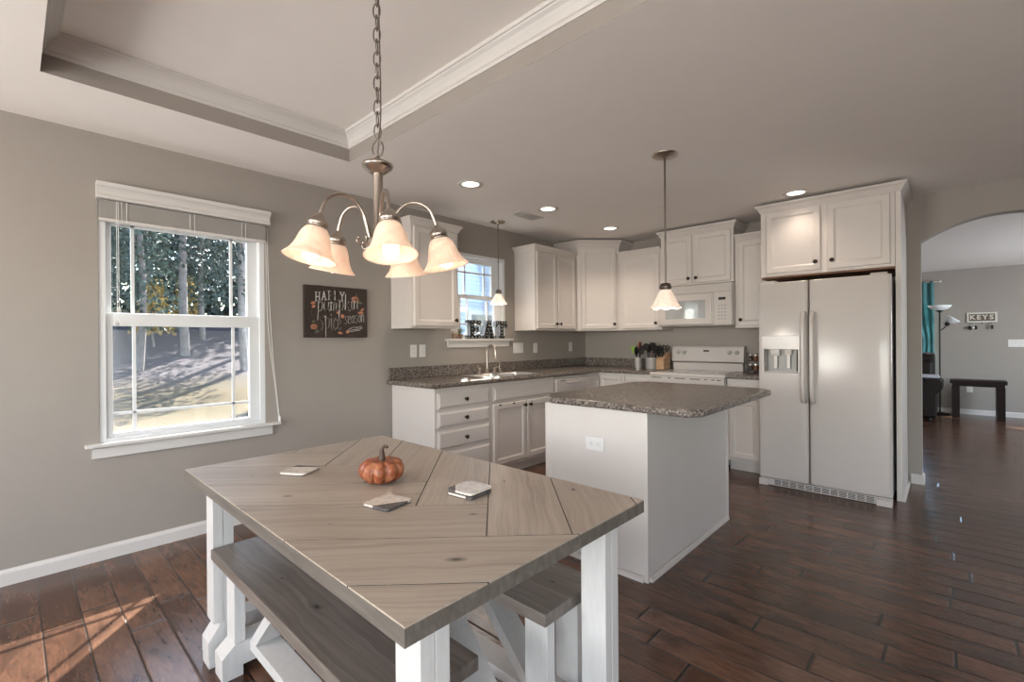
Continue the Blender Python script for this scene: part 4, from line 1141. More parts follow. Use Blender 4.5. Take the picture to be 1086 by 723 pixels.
# ------------------------------------------------------------------ recessed ceiling lights, vent
for lab, x, y, e in (('recessed ceiling light nearest the chandelier', .884, 2.433, 32), ('recessed ceiling light beside the ceiling vent', .884, 3.388, 36),
                     ('recessed ceiling light in front of the corner cabinet', .894, 4.456, 36), ('recessed ceiling light above the refrigerator doors', 2.657, 4.467, 11)):
    t = thing('recessed_light', lab, 'ceiling light', (x, y, CEIL), 0, 'recessed ceiling lights')
    mb = MB(); mb.lathe([(.066, -.002), (.070, -.006), (.092, -.006), (.096, -.0012), (.094, -.0006), (.066, -.0006)], (0, 0, 0), 32); mb.build('trim_ring', M['trim'], t)
    mb = MB(); mb.lathe([(.0001, -.0045), (.040, -.0040), (.0655, -.0025), (.0655, -.0008)], (0, 0, 0), 28); mb.build('lens', M['can_lens'], t)
    add_light('recessed_spot', 'SPOT', (0, 0, -.03), e, (1.0, .84, .70), .06, direction=(0, 0, -1), parent=t, spot_size=math.radians(118), spot_blend=1.0)
t = thing('ceiling_vent', 'small rectangular ceiling air vent between two recessed lights', 'vent', (.590, 3.43, CEIL), 0)
mb = MB()
for a, b, c, d in ((-.075, .075, -.165, -.150), (-.075, .075, .150, .165), (-.075, -.060, -.150, .150), (.060, .075, -.150, .150), (-.060, .060, -.060, -.050)): mb.box(a, b, c, d, -.008, -.0006, .001)
mb.build('frame', M['trim'], t)
mb = MB()
for i in range(7): mb.box(-.060, .060, -.148+.013*i, -.142+.013*i, -.006, -.002)
for i in range(9): mb.box(-.055+.013*i, -.049+.013*i, -.048, .148, -.006, -.002)
mb.build('slats', M['trim'], t)
mb = MB(); mb.box(-.060, .060, -.150, .150, -.0018, -.0006); mb.build('duct_opening', M['slot'], t)

# ------------------------------------------------------------------ window blind and its cords
t = thing('window_blind', 'white blind drawn up under a moulded valance on the dining window', 'blind', (0, .80, 0))
oy_ = .80
mb = MB(); pr = [(.004, 2.082), (.050, 2.082), (.056, 2.086), (.056, 2.098), (.046, 2.106), (.044, 2.128), (.054, 2.144), (.066, 2.152), (.070, 2.160), (.070, 2.173), (.064, 2.176), (.004, 2.176)]
mb.prism(pr, .335-oy_, 1.266-oy_, 'y'); mb.build('valance', M['trim'], t)
mb = MB()
for i in range(21): mb.box(.006, .036, .350-oy_, 1.238-oy_, 1.976+.0047*i, 1.9795+.0047*i, .0)
mb.build('slat_stack', M['shade_fabric'], t)
mb = MB(); mb.box(.004, .038, .348-oy_, 1.240-oy_, 1.957, 1.974, .004); mb.build('bottom_rail', M['trim'], t)
mb = MB()
for y in (.46, .80, 1.10):
    for dx in (-.012, .012): mb.tube([(.0385, y+dx-oy_, 2.08), (.0385, y+dx-oy_, 1.955)], .0016, 5)
mb.build('ladder_cord', M['cord'], t)
mb = MB()
mb.tube([(.042, .432-oy_, 2.08), (.042, .432-oy_, 1.465)], .0013, 5); mb.tube([(.042, .424-oy_, 2.08), (.042, .424-oy_, 1.392)], .0013, 5)
mb.build('pull_cord', M['cord'], t)
for y, z in ((.432, 1.465), (.424, 1.392)):
    mb = MB(); mb.lathe([(.0001, 0), (.004, -.002), (.010, -.028), (.010, -.034), (.0001, -.036)], (.042, y-oy_, z), 12); mb.build('tassel', M['applgrey'], t)
mb = MB()
mb.tube(catmull([(.020, 1.245-oy_, 2.06), (.020, 1.250-oy_, 1.6), (.020, 1.262-oy_, 1.30), (.020, 1.300-oy_, .95), (.020, 1.325-oy_, .70)], 6), .0018, 5)
mb.tube(catmull([(.022, 1.255-oy_, 2.06), (.022, 1.262-oy_, 1.65), (.022, 1.285-oy_, 1.20), (.022, 1.315-oy_, .85), (.022, 1.331-oy_, .70)], 6), .0018, 5)
mb.build('tilt_cord', M['cord'], t)
mb = MB(); mb.box(.018, .034, 1.322-oy_, 1.334-oy_, .6765, .712, .003); mb.build('cord_weight', M['cord'], t)

# ------------------------------------------------------------------ chalk sign
t = thing('wall_sign', 'dark chalk-style pumpkin sign hanging on the wall right of the dining window', 'sign', (0, 1.774, 1.485), ROT)
w, h = .522, .402
mb = MB(); mb.box(-w/2, w/2, -.028, -.001, -h/2, h/2, .002); bd = mb.build('board', plain('dark_chalk_board', (.034, .022, .018), .5, bump=.1, var=.25), t)
CH = plain('white_chalk_paint', (.60, .575, .54), .6); OR = plain('orange_chalk_paint', (.44, .19, .11), .6); GR = plain('green_chalk_paint', (.13, .17, .09), .6); GL = plain('pale_grey_chalk_paint', (.36, .335, .31), .6); GY = plain('grey_chalk_paint', (.17, .155, .145), .6)
def strokes(mb, lines, ox, oz, sx, sz, wd, slant=0.0, rise=0.0, smooth=True):
    for ln in lines:
        pts = [(ox+(x+slant*z)*sx, oz+z*sz+rise*(x*sx)) for x, z in ln]
        if smooth and len(pts) > 2: pts = [(p.x, p.z) for p in catmull([(a, 0, b) for a, b in pts], 5)]
        for (a, b), (c, d) in zip(pts, pts[1:]):
            L = math.hypot(c-a, d-b)
            if L < 1e-6: continue
            ux, uz = (c-a)/L, (d-b)/L; nx, nz = -uz*wd/2, ux*wd/2; ex, ez = ux*wd*.35, uz*wd*.35
            mb.prism([(a-ex+nx, b-ez+nz), (c+ex+nx, d+ez+nz), (c+ex-nx, d+ez-nz), (a-ex-nx, b-ez-nz)], -.0290, -.0281, 'y')
CAPS = {'H': [[(.1, 0), (.1, 1)], [(.8, 0), (.8, 1)], [(.1, .5), (.8, .5)], [(-.05, 0), (.25, 0)], [(-.05, 1), (.25, 1)], [(.65, 0), (.95, 0)], [(.65, 1), (.95, 1)]],
        'A': [[(.05, 0), (.42, 1)], [(.42, 1), (.80, 0)], [(.2, .36), (.66, .36)], [(-.08, 0), (.2, 0)], [(.65, 0), (.95, 0)]],
        'P': [[(.15, 0), (.15, 1)], [(.15, 1), (.6, .98), (.78, .75), (.6, .5), (.15, .46)], [(0, 0), (.32, 0)], [(0, 1), (.15, 1)]],
        'Y': [[(.0, 1), (.42, .5)], [(.85, 1), (.42, .5)], [(.42, .5), (.42, 0)], [(-.12, 1), (.15, 1)], [(.7, 1), (1.0, 1)], [(.27, 0), (.58, 0)]]}
LOW = {'p': [[(.0, 1.0), (.12, 1.1), (.16, .6), (.14, -.8), (.10, -1.0)], [(.14, .75), (.40, 1.05), (.66, .75), (.58, .2), (.30, 0), (.14, .2)]],
       'u': [[(.05, 1.0), (.06, .35), (.22, 0), (.45, .12), (.60, .45)], [(.60, 1.0), (.60, .2), (.75, 0)]],
       'm': [[(.05, 1.0), (.08, 0)], [(.08, .65), (.25, 1.0), (.40, .8), (.40, 0)], [(.40, .65), (.58, 1.0), (.74, .8), (.74, .15), (.85, 0)]],
       'k': [[(.08, 1.9), (.10, 0)], [(.55, 1.0), (.30, .70), (.11, .50)], [(.22, .58), (.45, .30), (.62, -.05), (.8, -.1)]],
       'i': [[(.10, 1.0), (.12, .15), (.25, 0)], [(.10, 1.32), (.12, 1.38)]],
       'n': [[(.05, 1.0), (.08, 0)], [(.08, .65), (.28, 1.0), (.50, .85), (.50, .15), (.65, 0)]],
       's': [[(.50, .92), (.28, 1.05), (.10, .80), (.30, .52), (.50, .25), (.28, -.03), (.05, .10)]],
       'c': [[(.52, .82), (.34, 1.02), (.10, .70), (.12, .25), (.34, -.02), (.56, .20)]],
       'e': [[(.10, .45), (.45, .62), (.40, .95), (.20, .98), (.08, .5), (.16, .08), (.38, .0), (.56, .22)]],
       'a': [[(.52, .85), (.30, 1.02), (.10, .60), (.16, .10), (.36, .05), (.52, .40)], [(.54, 1.0), (.54, .15), (.68, 0)]],
       'o': [[(.32, 1.0), (.10, .65), (.14, .15), (.34, 0), (.54, .35), (.50, .85), (.32, 1.0)]],
       'S': [[(.95, 1.0), (.70, 1.25), (.40, 1.15), (.30, .85), (.55, .55), (.66, .15), (.40, -.25), (.05, -.35), (-.15, -.10), (-.02, .12)]]}
ADV = dict(p=.78, u=.80, m=.95, k=.80, i=.36, n=.72, s=.60, c=.62, e=.62, a=.74, o=.66)
mb = MB(); x = -.175
for i, ch in enumerate('HAPPY'):
    z = .082+.012*i-.0022*i*i
    strokes(mb, CAPS[ch], x, z, .038, .066, .0062, smooth=(ch == 'P')); x += .0500
mb.build('happy_lettering', CH, bd)
mb = MB(); x = -.165
for i, ch in enumerate('pumpkin'):
    strokes(mb, LOW[ch], x, .004+.005*i, .064, .064 if ch != 'p' else .072, .0064, .05); x += ADV[ch]*.064*1.06
mb.build('pumpkin_lettering', CH, bd)
mb = MB(); strokes(mb, LOW['S'], -.160, -.125, .062, .080, .0060); x = -.100
for ch in 'pice':
    strokes(mb, LOW[ch] if ch != 'p' else [[(.06, 1.25), (.08, -.65)], [(.10, .85), (.40, 1.1), (.60, .8), (.5, .25), (.12, .1)]], x, -.140, .056, .088, .0055); x += ADV[ch]*.056
mb.build('spice_lettering', GL, bd)
mb = MB(); x = .060
for i, ch in enumerate('season'):
    strokes(mb, LOW[ch], x, -.092+.004*i, .044, .060, .0045, .05); x += ADV[ch]*.044*1.03
strokes(mb, [[(.0, 0), (.3, .25), (.7, .30), (1.0, .5)], [(.05, -.3), (.4, -.15), (.8, -.05), (1.1, .2), (.8, .3), (.5, .1)], [(0, 0), (-.15, -.3), (.1, -.5), (.5, -.35), (.9, -.25)]], .105, -.130, .10, .045, .004)
mb.build('season_lettering', CH, bd)
def blob(mb, cx, cz, rx, rz, a=0, n=14):
    mb.prism([(cx+rx*math.cos(2*PI*k/n)*math.cos(a)-rz*math.sin(2*PI*k/n)*math.sin(a), cz+rx*math.cos(2*PI*k/n)*math.sin(a)+rz*math.sin(2*PI*k/n)*math.cos(a)) for k in range(n)], -.0287, -.0281, 'y')
def leaf(mb, cx, cz, L, W, a):
    p = [(0, 0), (L*.3, W), (L*.65, W*.8), (L, 0), (L*.65, -W*.8), (L*.3, -W)]
    mb.prism([(cx+x*math.cos(a)-z*math.sin(a), cz+x*math.sin(a)+z*math.cos(a)) for x, z in p], -.0288, -.0281, 'y')
mb = MB()
for cx, cz, r in ((.155, .108, .030), (-.190, -.118, .024)):
    for dx in (-.62, -.22, .22, .62): blob(mb, cx+dx*r, cz, r*.36, r*(.92 if abs(dx) < .5 else .78))
mb.build('painted_pumpkins', OR, bd)
mb = MB()
for cx, cz, L, W, a in ((-.215, .060, .045, .012, .2), (-.205, .030, .035, .012, .5), (-.010, -.006, .035, .010, .2), (.175, .000, .060, .012, .1), (.200, .020, .040, .009, .5), (.002, -.160, .045, .011, -.2), (.070, -.160, .035, .014, .3), (.05, -.05, .04, .016, 1.9)): leaf(mb, cx, cz, L, W, a)
mb.build('painted_leaves', OR, bd)
mb = MB()
for cx, cz, L, W, a in ((-.195, -.085, .022, .008, .8), (-.190, -.088, .022, .008, 2.3), (.195, .080, .025, .009, .4), (.190, .078, .022, .009, 2.0), (-.18, -.155, .02, .008, -.5), (.160, .140, .016, .005, 1.0)): leaf(mb, cx, cz, L, W, a)
strokes(mb, [[(0, 0), (.3, .4), (.2, 1), (.5, 1.3)], ], -.215, -.03, .03, .03, .003); mb.build('painted_stems', GR, bd)

# ------------------------------------------------------------------ EAT marquee letters on the sill, jar, little plant
def marquee(ch, label, yc, z0, H, Wd, polys, bulbs):
    t = thing('marquee_letter', label, 'letter', (-.010, yc, z0), ROT, 'marquee letters on the sink window sill')
    mb = MB()
    for p in polys: mb.prism(p, -.048, -.004, 'y')
    mb.build('letter_shell', plain('grey_letter_side', (.20, .20, .205), .45), t)
    mb = MB()
    for p in polys: mb.prism(p, -.052, -.0482, 'y')
    mb.build('letter_face', M['black'], t)
    for x, z in bulbs:
        mb = MB(); mb.sphere((x, -.0535, z), .0046, 10, 6); mb.build('light_bulb', plain('small_white_bulb', (.85, .83, .78), .3), t)
    return t
def R(a, b, c, d): return [(a, c), (b, c), (b, d), (a, d)]
H = .188
Wl = .205
PE = [R(-.055, -.005, 0, H), R(-.005, .070, 0, .034), R(-.005, .070, H-.034, H), R(-.005, .045, .078, .110), R(-.090, -.055, 0, .030), R(-.090, -.055, H-.030, H), [(.070, 0), (.088, 0), (.088, .060), (.070, .050)], [(.070, H), (.088, H), (.088, H-.060), (.070, H-.050)], [(.045, .064), (.058, .064), (.058, .124), (.045, .124)]]
PA = [[(-.075, 0), (-.035, 0), (.020, H), (-.022, H)], [(.030, 0), (.082, 0), (.022, H), (-.020, H)], R(-.035, .045, .045, .075), R(-.095, -.018, 0, .026), R(.018, .098, 0, .026)]
PT = [R(-.022, .026, 0, H), R(-.085, .085, H-.036, H), R(-.050, .052, 0, .028), [(-.085, H-.036), (-.085, H-.068), (-.070, H-.060), (-.062, H-.036)], [(.085, H-.036), (.085, H-.068), (.070, H-.060), (.062, H-.036)]]
marquee('E', 'black marquee letter E with white bulbs, first on the sill', 3.232, 1.2725, H, Wl, PE, [(-.072, .015), (-.030, .016), (.018, .016), (.062, .016), (.079, .044), (-.030, .060), (-.030, .095), (.018, .094), (-.030, .135), (-.030, .172), (.018, .172), (.062, .172), (-.072, .172)])
marquee('A', 'black marquee letter A with white bulbs, middle of the word', 3.440, 1.2725, H, Wl, PA, [(-.070, .014), (-.040, .030), (-.030, .060), (-.014, .100), (.000, .140), (.000, .172), (.018, .132), (.030, .100), (.042, .062), (.056, .030), (.078, .014), (.006, .060)])
marquee('T', 'black marquee letter T with white bulbs, last on the sill', 3.632, 1.2725, H, Wl, PT, [(-.070, .170), (-.036, .170), (.002, .170), (.038, .170), (.072, .170), (.002, .135), (.002, .100), (.002, .062), (.002, .028), (-.035, .013), (.038, .013)])
t = thing('small_jar', 'small brown jar with a pale lid at the left end of the sink window sill', 'jar', (.008, 3.00, 1.2725))
mb = MB(); mb.lathe([(.0001, .0), (.030, 0), (.034, .006), (.034, .050), (.0001, .050)], (0, 0, 0), 18); mb.build('contents', plain('brown_jar_contents', (.20, .13, .09), .6), t)
mb = MB(); mb.lathe([(.035, .0505), (.035, .070), (.028, .078), (.0001, .079)], (0, 0, 0), 18); mb.build('jar_lid', plain('pale_lid', (.45, .38, .33), .5), t)
t = thing('potted_plant', 'tiny green potted plant between the jar and the marquee letter E', 'plant', (-.012, 3.085, 1.2725))
mb = MB(); mb.lathe([(.0001, 0), (.020, 0), (.028, .042), (.030, .045), (.024, .045), (.0001, .040)], (0, 0, 0), 16); mb.build('pot', plain('brown_clay_pot', (.22, .12, .08), .6), t)
mb = MB()
for i in range(26):
    a = random.uniform(0, 2*PI); e = random.uniform(.4, 1.4); L = random.uniform(.05, .10); b = Vector((0, 0, .040))
    d = Vector((math.cos(a)*math.cos(e), math.sin(a)*math.cos(e), math.sin(e))); tip = b+d*L; s_ = Vector((-math.sin(a), math.cos(a), 0))*.006; m_ = b+d*L*.6+Vector((0, 0, .004))
    mb.add([b, m_+s_, tip, m_-s_], [(0, 1, 2, 3)])
mb.build('leaves', plain('grey_green_leaf', (.13, .19, .07), .6), t)

# ------------------------------------------------------------------ things on the far counter
CT = .9145
def stick_out(kind, label, loc, tilt, az, L, head, mat, group):
    """a kitchen tool standing in a crock: handle below, head on top"""
    t = thing(kind, label, kind.replace('_', ' '), loc, 0, group)
    X = Matrix.Rotation(az, 4, 'Z') @ Matrix.Rotation(tilt, 4, 'Y')
    mb = MB(); mb.tube([(0, 0, 0), (0, 0, L*.72)], .0065, 8, X); mb.build('handle', M['black'] if mat != 'wood' else M['kblock'], t)
    mb = MB(); z = L*.72
    if head == 'spoon': mb.sphere((0, 0, z+.035), .042, 14, 8, (.95, .28, 1.25), X)
    elif head == 'ladle': mb.sphere((0, .012, z+.028), .042, 14, 8, (1, .75, 1), X)
    elif head == 'spatula': mb.prism([(-.018, z-.004), (.018, z-.004), (.034, z+.030), (.034, z+.085), (-.034, z+.085), (-.034, z+.030)], -.003, .003, 'y', X)
    elif head == 'slotted':
        for k in range(5): mb.box(-.032+.014*k, -.024+.014*k, -.003, .003, z, z+.085, .001, X)
        mb.box(-.032, .034, -.003, .003, z+.075, z+.088, .002, X); mb.box(-.032, .034, -.003, .003, z-.004, z+.008, .002, X)
    elif head == 'turner': mb.prism([(-.012, z-.004), (.012, z-.004), (.038, z+.05), (.030, z+.09), (-.030, z+.09), (-.038, z+.05)], -.004, .004, 'y', X)
    elif head == 'whisk':
        for k in range(5):
            mb.tube([(.026*math.sin(PI*q/12)*math.cos(k*PI/5), .026*math.sin(PI*q/12)*math.sin(k*PI/5), z+.09*q/12) for q in range(13)], .0016, 5, X)
    col = {'black': M['black'], 'green': plain('lime_green_silicone', (.25, .42, .06), .4), 'red': plain('red_brown_silicone', (.30, .07, .03), .4), 'steel': M['steel'], 'wood': M['kblock']}[mat]
    mb.build('head', col, t); return t
def crock(label, x, y, r, h, mat):
    t = thing('utensil_crock', label, 'utensil holder', (x, y, CT), 0, 'utensil holders on the far counter')
    mb = MB(); mb.lathe([(.0001, 0), (r*.96, 0), (r, .004), (r, h-.003), (r*1.02, h), (r*.94, h), (r*.93, .006), (.0001, .005)], (0, 0, 0), 28); mb.build('body', mat, t)
    return t
SATIN = plain('satin_steel', (.60, .585, .57), .35, .55)
crock('slim steel utensil holder, left one on the far counter', .895, 5.06, .042, .125, SATIN)
crock('wide steel utensil holder beside the knife block', 1.062, 5.075, .070, .125, SATIN)
G1 = 'kitchen tools in the slim holder'; G2 = 'kitchen tools in the wide holder'
for kind, lab, dx, dy, ti, az, L, hd, mt in (
    ('spatula', 'lime green spatula leaning left out of the slim holder',   .010, .013, .32, PI-.05, .235, 'spatula', 'green'),
    ('turner', 'red-brown turner standing upright in the slim holder', .002, .020, .10, 1.6, .285, 'turner', 'red'),
    ('slotted_spoon', 'black slotted spoon leaning right out of the slim holder', -.008, -.004, .28, -.05, .235, 'slotted', 'black'),
    ('serving_spoon', 'black serving spoon leaning forward in the slim holder', -.004, -.021, .04, -1.75, .215, 'spoon', 'black')):
    stick_out(kind, lab, (.895+dx, 5.06+dy, CT+.012), ti, az, L, hd, mt, G1)
for kind, lab, dx, dy, ti, az, L, hd, mt in (
    ('ladle', 'tall black ladle at the left of the wide holder', -.034, .010, .16, PI-.2, .295, 'ladle', 'black'),
    ('serving_spoon', 'black serving spoon upright at the front of the wide holder', -.004, -.030, .10, -1.6, .255, 'spoon', 'black'),
    ('slotted_spoon', 'black slotted spoon leaning right in the wide holder', .022, -.012, .20, -.25, .235, 'slotted', 'black'),
    ('turner', 'broad black turner standing in the middle of the wide holder', .000, .008, .02, 0, .275, 'turner', 'black'),
    ('whisk', 'steel whisk at the right back of the wide holder', .024, .026, .12, .8, .270, 'whisk', 'steel'),
    ('wooden_spoon', 'pale wooden spoon at the left back of the wide holder', -.018, .042, .12, 2.2, .285, 'spoon', 'wood')):
    stick_out(kind, lab, (1.062+dx, 5.075+dy, CT+.012), ti, az, L, hd, mt, G2)
# knife block
t = thing('knife_block', 'pale wooden knife block beside the range', 'knife block', (1.200, 5.06, CT))
Xb = Matrix.Identity(4)
mb = MB(); mb.prism([(-.050, 0), (.075, 0), (.115, .155), (.070, .185), (-.050, .108)], -.052, .014, 'x'); mb.prism([(-.055, 0), (.105, 0), (.130, .175), (.085, .190), (-.055, .105)], .0145, .040, 'x'); mb.build('block', M['kblock'], t)
kd = Vector((0, -.52, .85)); kd.normalize()
def knife(label, x, y, z, L, r):
    t2 = thing('kitchen_knife', label, 'knife', (1.200+x, 5.06+y, CT+z), 0, 'knives in the knife block')
    X = Matrix.Rotation(math.radians(31), 4, 'X')
    mb = MB(); mb.box(-.007, .007, -r, r, .0, L, .004, X); hh = mb.build('handle', M['black'], t2)
    mb = MB()
    for q in (.25, .5, .75): mb.sphere((.0072, 0, L*q), .0022, 8, 5, xf=X)
    mb.build('rivets', M['steel'], hh)
    return t2
for i, (x, y, z, L) in enumerate(((-.042, .030, .166, .105), (-.020, .030, .166, .115), (.002, .030, .166, .100), (-.042, -.005, .142, .095), (-.020, -.005, .142, .090), (.002, -.005, .142, .085))):
    knife(['tall black knife handle at the upper left of the block', 'longest black knife handle in the upper middle of the block', 'black knife handle at the upper right of the block',
           'short black knife handle at the lower left of the block', 'short black knife handle in the lower middle of the block', 'smallest black knife handle at the lower right of the block'][i], x, y, z, L, .009)
t = thing('scissors', 'black-handled scissors standing in the right side of the knife block', 'scissors', (1.228, 5.115, CT+.186))
X = Matrix.Rotation(math.radians(20), 4, 'X')
for s in (-1, 1):
    mb = MB(); mb.tube([(s*.020+.017*math.cos(2*PI*k/16), 0, .062+.026*math.sin(2*PI*k/16)) for k in range(16)], .0052, 7, X, closed=True)
    mb.tube([(s*.010, 0, .038), (s*.002, 0, .006)], .005, 7, X); mb.build('finger_loop', M['black'], t)
mb = MB(); mb.box(-.008, .008, -.002, .002, .004, .016, .0, X); mb.build('blades', M['steel'], t)
# spice rack
t = thing('spice_rack', 'small black two-tier spice rack beside the refrigerator', 'spice rack', (2.165, 5.10, CT))
mb = MB()
for x in (-.075, .075):
    for y in (-.03, .03): mb.tube([(x, y, 0), (x, y, .20)], .003, 6)
for z in (.012, .108):
    mb.box(-.075, .075, -.030, .030, z, z+.004)
    for y in (-.032, .032): mb.tube([(-.075, y, z+.026), (.075, y, z+.026)], .0022, 6)
mb.build('wire_frame', M['black'], t)
names = [('dark', (.05, .025, .015)), ('red-brown', (.18, .06, .03)), ('tan', (.24, .16, .09))]
for r in range(2):
    for c in range(3):
        lab = f"spice jar with {names[c][0]} contents on the {'upper' if r else 'lower'} tier of the rack"
        tj = thing('spice_jar', lab, 'spice jar', (2.165-.048+.048*c, 5.10, CT+(.1125 if r else .0165)), 0, 'spice jars in the rack')
        mb = MB(); mb.lathe([(.0001, 0), (.020, 0), (.021, .004), (.021, .046), (.016, .052), (.0001, .052)], (0, 0, 0), 16); mb.build('jar', plain('spice_'+str(c), names[c][1], .15), tj)
        mb = MB(); mb.lathe([(.018, .0525), (.018, .068), (.016, .070), (.0001, .070)], (0, 0, 0), 16); mb.build('lid', M['steel'], tj)

# ------------------------------------------------------------------ living room
t = thing('console_bench', 'dark wood entry bench with slab legs against the living room wall', 'bench', (3.90, 10.16, 0))
mb = MB(); mb.box(-.31, .31, -.17, .17, .535, .590, .004); mb.build('top', M['espresso'], t)
mb = MB(); mb.box(-.285, .285, -.150, .150, .495, .534, .003); mb.build('apron', M['espresso'], t)
for s in (-1, 1):
    mb = MB(); mb.box(s*.245-.045, s*.245+.045, -.150, .150, 0.0, .494, .004); mb.build('leg', M['espresso'], t)
t = thing('wall_sign', 'small framed KEYS sign with hooks on the living room wall', 'sign', (3.967, YL, 1.565), 0)
mb = MB(); mb.box(-.172, .172, -.016, -.001, -.080, .080, .002); fr = mb.build('frame', plain('cream_sign_frame', (.62, .60, .54), .6), t)
mb = MB(); mb.box(-.148, .148, -.019, -.0162, -.056, .056, .001); mb.build('panel', plain('brown_sign_panel', (.115, .085, .06), .6), t)
def letter_obj(ch, x, size, parent, mat):
    cu = bpy.data.curves.new('letter', 'FONT'); cu.body = ch; cu.size = size; cu.extrude = .0012; cu.align_x = 'CENTER'; cu.align_y = 'CENTER'; cu.offset = .0035
    tmp = bpy.data.objects.new('tmp', cu); COL.objects.link(tmp)
    dg = bpy.context.evaluated_depsgraph_get(); me = bpy.data.meshes.new_from_object(tmp.evaluated_get(dg)); bpy.data.objects.remove(tmp)
    me.transform(Matrix.Translation((x, -.0206, -.0)) @ Matrix.Rotation(PI/2, 4, 'X')); me.materials.clear(); me.materials.append(mat)
    o = bpy.data.objects.new('letter', me); COL.objects.link(o); o.parent = parent; return o
for ch, x in zip('KEYS', (-.108, -.036, .036, .108)): letter_obj(ch, x, .098, t, plain('cream_letter', (.60, .56, .48), .6))
for x in (-.11, 0, .11):
    mb = MB(); mb.tube(catmull([(x, -.010, -.082), (x, -.022, -.100), (x, -.034, -.106), (x, -.040, -.094)], 4), .004, 7); mb.build('hook', M['black'], t)
t = thing('key_ring', 'bunch of dark keys with a fob hanging from the left hook of the KEYS sign', 'keys', (3.967-.105, YL-.036, 1.460), 0, 'keys under the KEYS sign')
mb = MB(); mb.tube([(.020*math.cos(2*PI*k/14), 0, -.018+.020*math.sin(2*PI*k/14)) for k in range(14)], .002, 6, closed=True); mb.build('ring', M['steel'], t)
mb = MB(); mb.sphere((-.030, 0, -.062), .030, 12, 8, (.9, .3, 1.1)); mb.sphere((.034, .0, -.058), .026, 12, 8, (.9, .3, 1.2)); mb.build('fob', M['black'], t)
mb = MB(); mb.sphere((.004, -.006, -.058), .020, 12, 8, (.9, .3, 1.1)); mb.build('silver_fob', M['steel'], t)
t = thing('key_ring', 'single small dark key fob hanging from the right hook of the KEYS sign', 'keys', (3.967+.11, YL-.036, 1.460), 0, 'keys under the KEYS sign')
mb = MB(); mb.tube([(.009*math.cos(2*PI*k/12), 0, -.010+.009*math.sin(2*PI*k/12)) for k in range(12)], .0018, 6, closed=True); mb.build('ring', M['steel'], t)
mb = MB(); mb.box(-.012, .018, -.006, .006, -.085, -.020, .004); mb.build('fob', M['black'], t)
wall_plate('light_switch', 'long four-gang switch plate on the living room wall', (4.36, YL, 1.152), 0, .212, .115, 'switch', 4)
wall_plate('wall_outlet', 'outlet plate on the living room wall behind the dark bench', (3.824, YL, .415), 0, .075, .115, 'outlet')
# torchiere lamp
t = thing('floor_lamp', 'black floor lamp with a white uplight bowl and a side reading shade', 'floor lamp', (3.472, 10.34, 0))
mb = MB(); mb.lathe([(.0001, 0), (.125, 0), (.128, .008), (.120, .020), (.030, .028), (.012, .040), (.0001, .042)], (0, 0, 0), 28); mb.build('base', M['lampblack'], t)
mb = MB(); mb.tube([(0, 0, .04), (0, 0, 1.70)], .0105, 10); mb.build('pole', M['lampblack'], t)
mb = MB(); mb.lathe([(.012, 1.655), (.030, 1.670), (.055, 1.688), (.040, 1.690), (.0001, 1.690)], (0, 0, 0), 20); mb.build('bowl_holder', M['lampblack'], t)
mb = MB(); mb.lathe([(.045, 1.690), (.090, 1.705), (.130, 1.735), (.152, 1.772), (.148, 1.772), (.125, 1.738), (.085, 1.711), (.040, 1.696)], (0, 0, 0), 30); mb.build('uplight_bowl', M['wshade'], t)
mb = MB(); mb.tube(catmull([(0, 0, 1.36), (.050, -.010, 1.40), (.085, -.02, 1.46)], 6), .007, 8); a = mb.build('reading_arm', M['lampblack'], t)
X = Matrix.Translation((.085, -.02, 1.46)) @ Matrix.Rotation(math.radians(38), 4, 'Y')
mb = MB(); mb.lathe([(.0001, -.02), (.028, -.018), (.034, .01), (.030, .035), (.0001, .036)], (0, 0, 0), 16, X); mb.build('socket', M['lampblack'], a)
mb = MB(); mb.lathe([(.030, .036), (.060, .060), (.095, .112), (.100, .130), (.096, .130), (.056, .066), (.026, .040)], (0, 0, 0), 24, X); mb.build('reading_shade', M['wshade'], a)
# curtain and rod
t = thing('curtain', 'teal curtain panel tied back beside the living room window', 'curtain', (3.30, YL-.075, 0))
mb = MB(); nx, nz = 40, 26; vs = []; fs = []
for j in range(nz+1):
    z = 2.185-(2.185-.06)*j/nz
    tie = 1-.42*math.exp(-((z-1.15)/.35)**2)
    for i in range(nx+1):
        u = i/nx; xx = .100-(.30*(1-u))*tie-0.0
        vs.append((xx, .022*math.sin(u*PI*6)*tie, z))
for j in range(nz):
    for i in range(nx): fs.append((j*(nx+1)+i, j*(nx+1)+i+1, (j+1)*(nx+1)+i+1, (j+1)*(nx+1)+i))
mb.add(vs, fs, True)
cm = NT('teal_curtain_fabric'); c = cm.coord(); cc = cm.ramp(cm.noise(cm.map(c, (40, 40, 6)), 3, 3), [(.3, (.10, .27, .29)), (.7, (.13, .33, .35))])
p = cm.bsdf(cc, .8); tl = cm.n('ShaderNodeBsdfTranslucent'); cm.L.new(cc, tl.inputs[0]); mx = cm.n('ShaderNodeMixShader'); mx.inputs[0].default_value = .35
cm.L.new(p.outputs[0], mx.inputs[1]); cm.L.new(tl.outputs[0], mx.inputs[2]); cm.L.new(mx.outputs[0], cm.out.inputs[0])
ob = mb.build('panel', cm.m, t); sd = ob.modifiers.new('thick', 'SOLIDIFY'); sd.thickness = .003
mb = MB(); mb.tube([(-1.10, 0, 2.175), (.165, 0, 2.175)], .009, 10); mb.lathe([(.0001, 0), (.016, .004), (.020, .016), (.014, .030), (.0001, .034)], (0, 0, 0), 14, Matrix.Translation((.165, 0, 2.175)) @ Matrix.Rotation(PI/2, 4, 'Y')); mb.tube([(.115, 0, 2.175), (.115, .074, 2.175)], .006, 8)
mb.build('curtain_rod', M['steel'], t)
